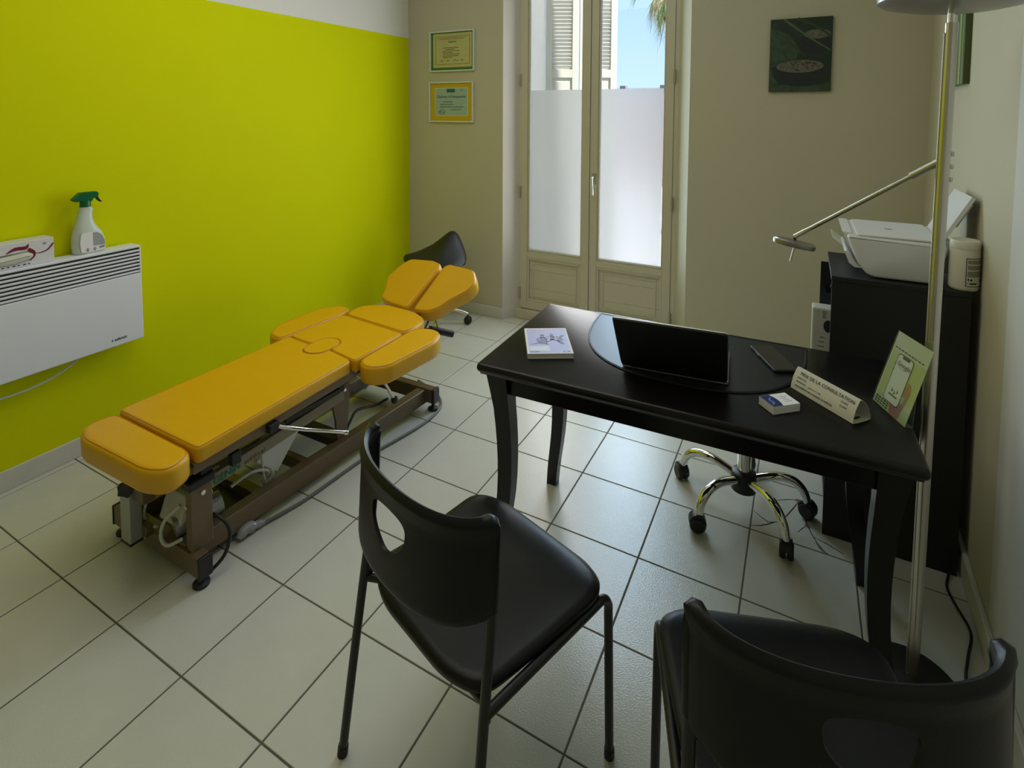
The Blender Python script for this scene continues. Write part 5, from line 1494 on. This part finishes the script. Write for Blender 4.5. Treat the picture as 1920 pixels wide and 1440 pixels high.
# ================================================================== VISITOR CHAIRS
def make_chair(label, loc, rz):
    t = thing('visitor_chair', label, 'chair', loc, rz, 'black plastic visitor chairs in front of the desk')
    def C(name, b, m, smooth=True, angle=60):
        return obj(name, b, m, t, smooth, world=False, angle=angle)
    # backrest shell: ring grid between hole and outline in (s, z) space, bent in plan
    HB = 0.226
    def plan(s):
        u = max(-1.1, min(1.1, s / HB))
        return 0.214 * math.sin(u * PI / 2 * 0.92) / math.sin(PI / 2 * 0.92), -0.098 * (1 - abs(u) ** 2.1) + 0.010
    outer = []
    def add(pts): outer.extend(pts)
    zt, zb, zc = 0.805, 0.622, 0.598
    top = [(HB - 0.02 - (2 * HB - 0.04) * k / 24, zt - 0.004 * math.sin(PI * k / 24)) for k in range(25)]
    crl = [(-HB + 0.02 - 0.02 * math.sin(a), zt - 0.02 + 0.02 * math.cos(a)) for a in [PI / 2 * k / 9 for k in range(1, 10)]]
    left = [(-HB, zt - 0.03 - (zt - 0.03 - zb - 0.01) * k / 6) for k in range(7)]
    bot = []
    for k in range(25):
        s = -HB + 2 * HB * k / 24
        u = abs(s / HB)
        bot.append((s, zc + (zb - zc) * u ** 2.2))
    right = [(p[0] * -1, p[1]) for p in left][::-1]
    crr = [(-p[0], p[1]) for p in crl][::-1]
    outer = top + crl + left + bot[1:-1] + right + crr
    # resample by angle around the hole centre
    hc = (0.0, 0.715)
    def ray_hit(poly, a):
        d = (math.cos(a), math.sin(a)); best = None
        n = len(poly)
        for i in range(n):
            p, q = poly[i], poly[(i + 1) % n]
            ex, ey = q[0] - p[0], q[1] - p[1]
            den = d[0] * ey - d[1] * ex
            if abs(den) < 1e-12: continue
            rx_, ry_ = p[0] - hc[0], p[1] - hc[1]
            tt = (rx_ * ey - ry_ * ex) / den
            uu = (rx_ * d[1] - ry_ * d[0]) / den
            if tt > 0 and -1e-9 <= uu <= 1 + 1e-9 and (best is None or tt < best): best = tt
        return (hc[0] + d[0] * best, hc[1] + d[1] * best)
    hole = rpoly([(-0.046, 0.750), (-0.042, 0.700), (0.0, 0.660), (0.042, 0.700), (0.046, 0.750), (0.0, 0.760)], 0.022, 5)
    hole = [(p.x, p.y) for p in hole]
    # angles: use those of the outline so its corners stay
    angs = sorted({round(math.atan2(p[1] - hc[1], p[0] - hc[0]), 5) for p in outer})
    dense = []
    for a, b2_ in zip(angs, angs[1:] + [angs[0] + 2 * PI]):
        dense.append(a)
        if b2_ - a > 0.09:
            dense.append((a + b2_) / 2)
    A = [ray_hit(hole, a) for a in dense]
    B = [ray_hit(outer, a) for a in dense]
    NR = 9
    b = nb()
    def P3(s, z, side, th):
        x, y = plan(s)
        x2, y2 = plan(s + 0.002)
        tx, ty = x2 - x, y2 - y
        l = math.hypot(tx, ty) or 1
        nx, ny = -ty / l, tx / l           # points forward
        lean = (z - 0.62) * 0.06
        return (x + nx * side * th, y + ny * side * th + lean, z)
    fr_, bk_ = [], []
    n = len(dense)
    for r in range(NR + 1):
        f = r / NR
        f = f ** 0.9
        L1, L2 = [], []
        for k in range(n):
            s = A[k][0] + (B[k][0] - A[k][0]) * f; z = A[k][1] + (B[k][1] - A[k][1]) * f
            th = 0.0045
            th += 0.0075 * max(0, (z - 0.765) / 0.04) ** 1.0 if z > 0.765 else 0
            th += 0.0075 * min(1, max(0, (abs(s) - 0.185) / 0.03))
            if r == 0: th *= 0.8
            if r == NR: th *= 0.72
            L1.append(b.verts.new(P3(s, z, 1, th))); L2.append(b.verts.new(P3(s, z, -1, th)))
        fr_.append(L1); bk_.append(L2)
    for r in range(NR):
        for k in range(n):
            k2 = (k + 1) % n
            b.faces.new((fr_[r][k], fr_[r][k2], fr_[r + 1][k2], fr_[r + 1][k]))
            b.faces.new((bk_[r][k], bk_[r + 1][k], bk_[r + 1][k2], bk_[r][k2]))
    md_ = []
    for k in range(n):
        e = Vector((B[k][0] - B[k - 1][0], B[k][1] - B[k - 1][1])) + Vector((B[(k + 1) % n][0] - B[k][0], B[(k + 1) % n][1] - B[k][1]))
        e = Vector((e.y, -e.x))
        if e.length > 1e-9: e.normalize()
        if e.dot(Vector((B[k][0] - hc[0], B[k][1] - hc[1]))) < 0: e = -e
        g = 0.006 if B[k][1] > 0.76 else 0.003
        md_.append(b.verts.new(P3(B[k][0] + e.x * g, B[k][1] + e.y * g, 1, 0.0)))
    for k in range(n):
        k2 = (k + 1) % n
        b.faces.new((fr_[0][k], bk_[0][k], bk_[0][k2], fr_[0][k2]))
        b.faces.new((fr_[NR][k], fr_[NR][k2], md_[k2], md_[k]))
        b.faces.new((md_[k], md_[k2], bk_[NR][k2], bk_[NR][k]))
    C('backrest', b, 'chair_plastic', True, 55)
    # seat: dished shell with rounded outline
    b = nb()
    N = 40
    def outl(sc):
        P = rpoly([(-0.120, -0.030), (0.120, -0.030), (0.200, 0.0), (0.212, 0.12), (0.226, 0.345), (0.150, 0.402), (-0.150, 0.402), (-0.226, 0.345), (-0.212, 0.12), (-0.200, 0.0)], 0.06, 5)
        c = Vector((0, 0.19))
        return [c + (p - c) * sc for p in P]
    def sz(p, sc):
        x, y = p.x, p.y
        z = 0.462 - 0.016 * math.exp(-((x / 0.15) ** 2 + ((y - 0.15) / 0.14) ** 2))
        z -= 0.022 * max(0, (y - 0.31) / 0.09) ** 2
        z += 0.006 * (abs(x) / 0.22) ** 2
        return z
    LS = []
    for sc in (0.02, 0.2, 0.4, 0.6, 0.78, 0.9, 0.97, 1.0):
        LS.append([(p.x, p.y, sz(p, sc) - (0.010 if sc == 1.0 else 0.002 if sc == 0.97 else 0)) for p in outl(sc)])
    for sc, dz in ((0.995, -0.024), (0.96, -0.030), (0.6, -0.030), (0.02, -0.030)):
        LS.append([(p.x, p.y, sz(p, sc) + dz) for p in outl(sc)])
    loops(b, LS)
    C('seat', b, 'chair_plastic', True, 75)
    for s in (-1, 1):
        b = nb(); tube(b, [(s * 0.236, -0.072, 0.0), (s * 0.228, -0.045, 0.22), (s * 0.220, -0.016, 0.44), (s * 0.2145, 0.005, 0.60), (s * 0.213, 0.010, 0.70)], 0.0105, 12, 4); C('leg', b, 'chair_tube')
        b = nb(); tube(b, [(s * 0.2205, -0.014, 0.440), (s * 0.219, 0.05, 0.437), (s * 0.217, 0.30, 0.428), (s * 0.216, 0.352, 0.424), (s * 0.216, 0.374, 0.400), (s * 0.216, 0.378, 0.35), (s * 0.216, 0.390, 0.0)], 0.0105, 12, 5); C('leg', b, 'chair_tube')
        b = nb(); x_, y_ = s * 0.213, 0.006
        tube(b, [(x_, y_, 0.628), (x_, y_ + 0.006, 0.77), (x_ * 0.99, y_ + 0.009, 0.784), (x_ * 0.985, y_ + 0.010, 0.793)], 0.0145, 12, 0, [0.0140, 0.0145, 0.0135, 0.006]); C('post_sleeve', b, 'chair_plastic')
        b = nb(); cyl(b, (s * 0.205, -0.009, 0.722), (s * 0.205, -0.0135, 0.722), 0.005, n=12); C('screw', b, 'ink_grey')
        for yy, hz in ((-0.072, 0.0), (0.390, 0.0)):
            b = nb(); cyl(b, (s * (0.236 if yy < 0 else 0.216), yy, 0.0), (s * (0.236 if yy < 0 else 0.216), yy + (0.003 if yy < 0 else 0), 0.022), 0.0125, n=12); C('foot_cap', b, 'black_rubber')
    b = nb(); tube(b, [(-0.220, -0.012, 0.426), (-0.19, 0.01, 0.424), (0.19, 0.01, 0.424), (0.220, -0.012, 0.426)], 0.0095, 10); C('cross_tube', b, 'chair_tube')
    b = nb(); tube(b, [(-0.216, 0.30, 0.426), (0.216, 0.30, 0.426)], 0.009, 10); C('cross_tube', b, 'chair_tube')
    return t
make_chair('black plastic visitor chair standing between the treatment couch and the desk', (1.772, 0.075, 0), math.radians(-17.6))
make_chair('black plastic visitor chair cut off by the lower right edge of the photo', (2.540, 0.080, 0), math.radians(19.5))
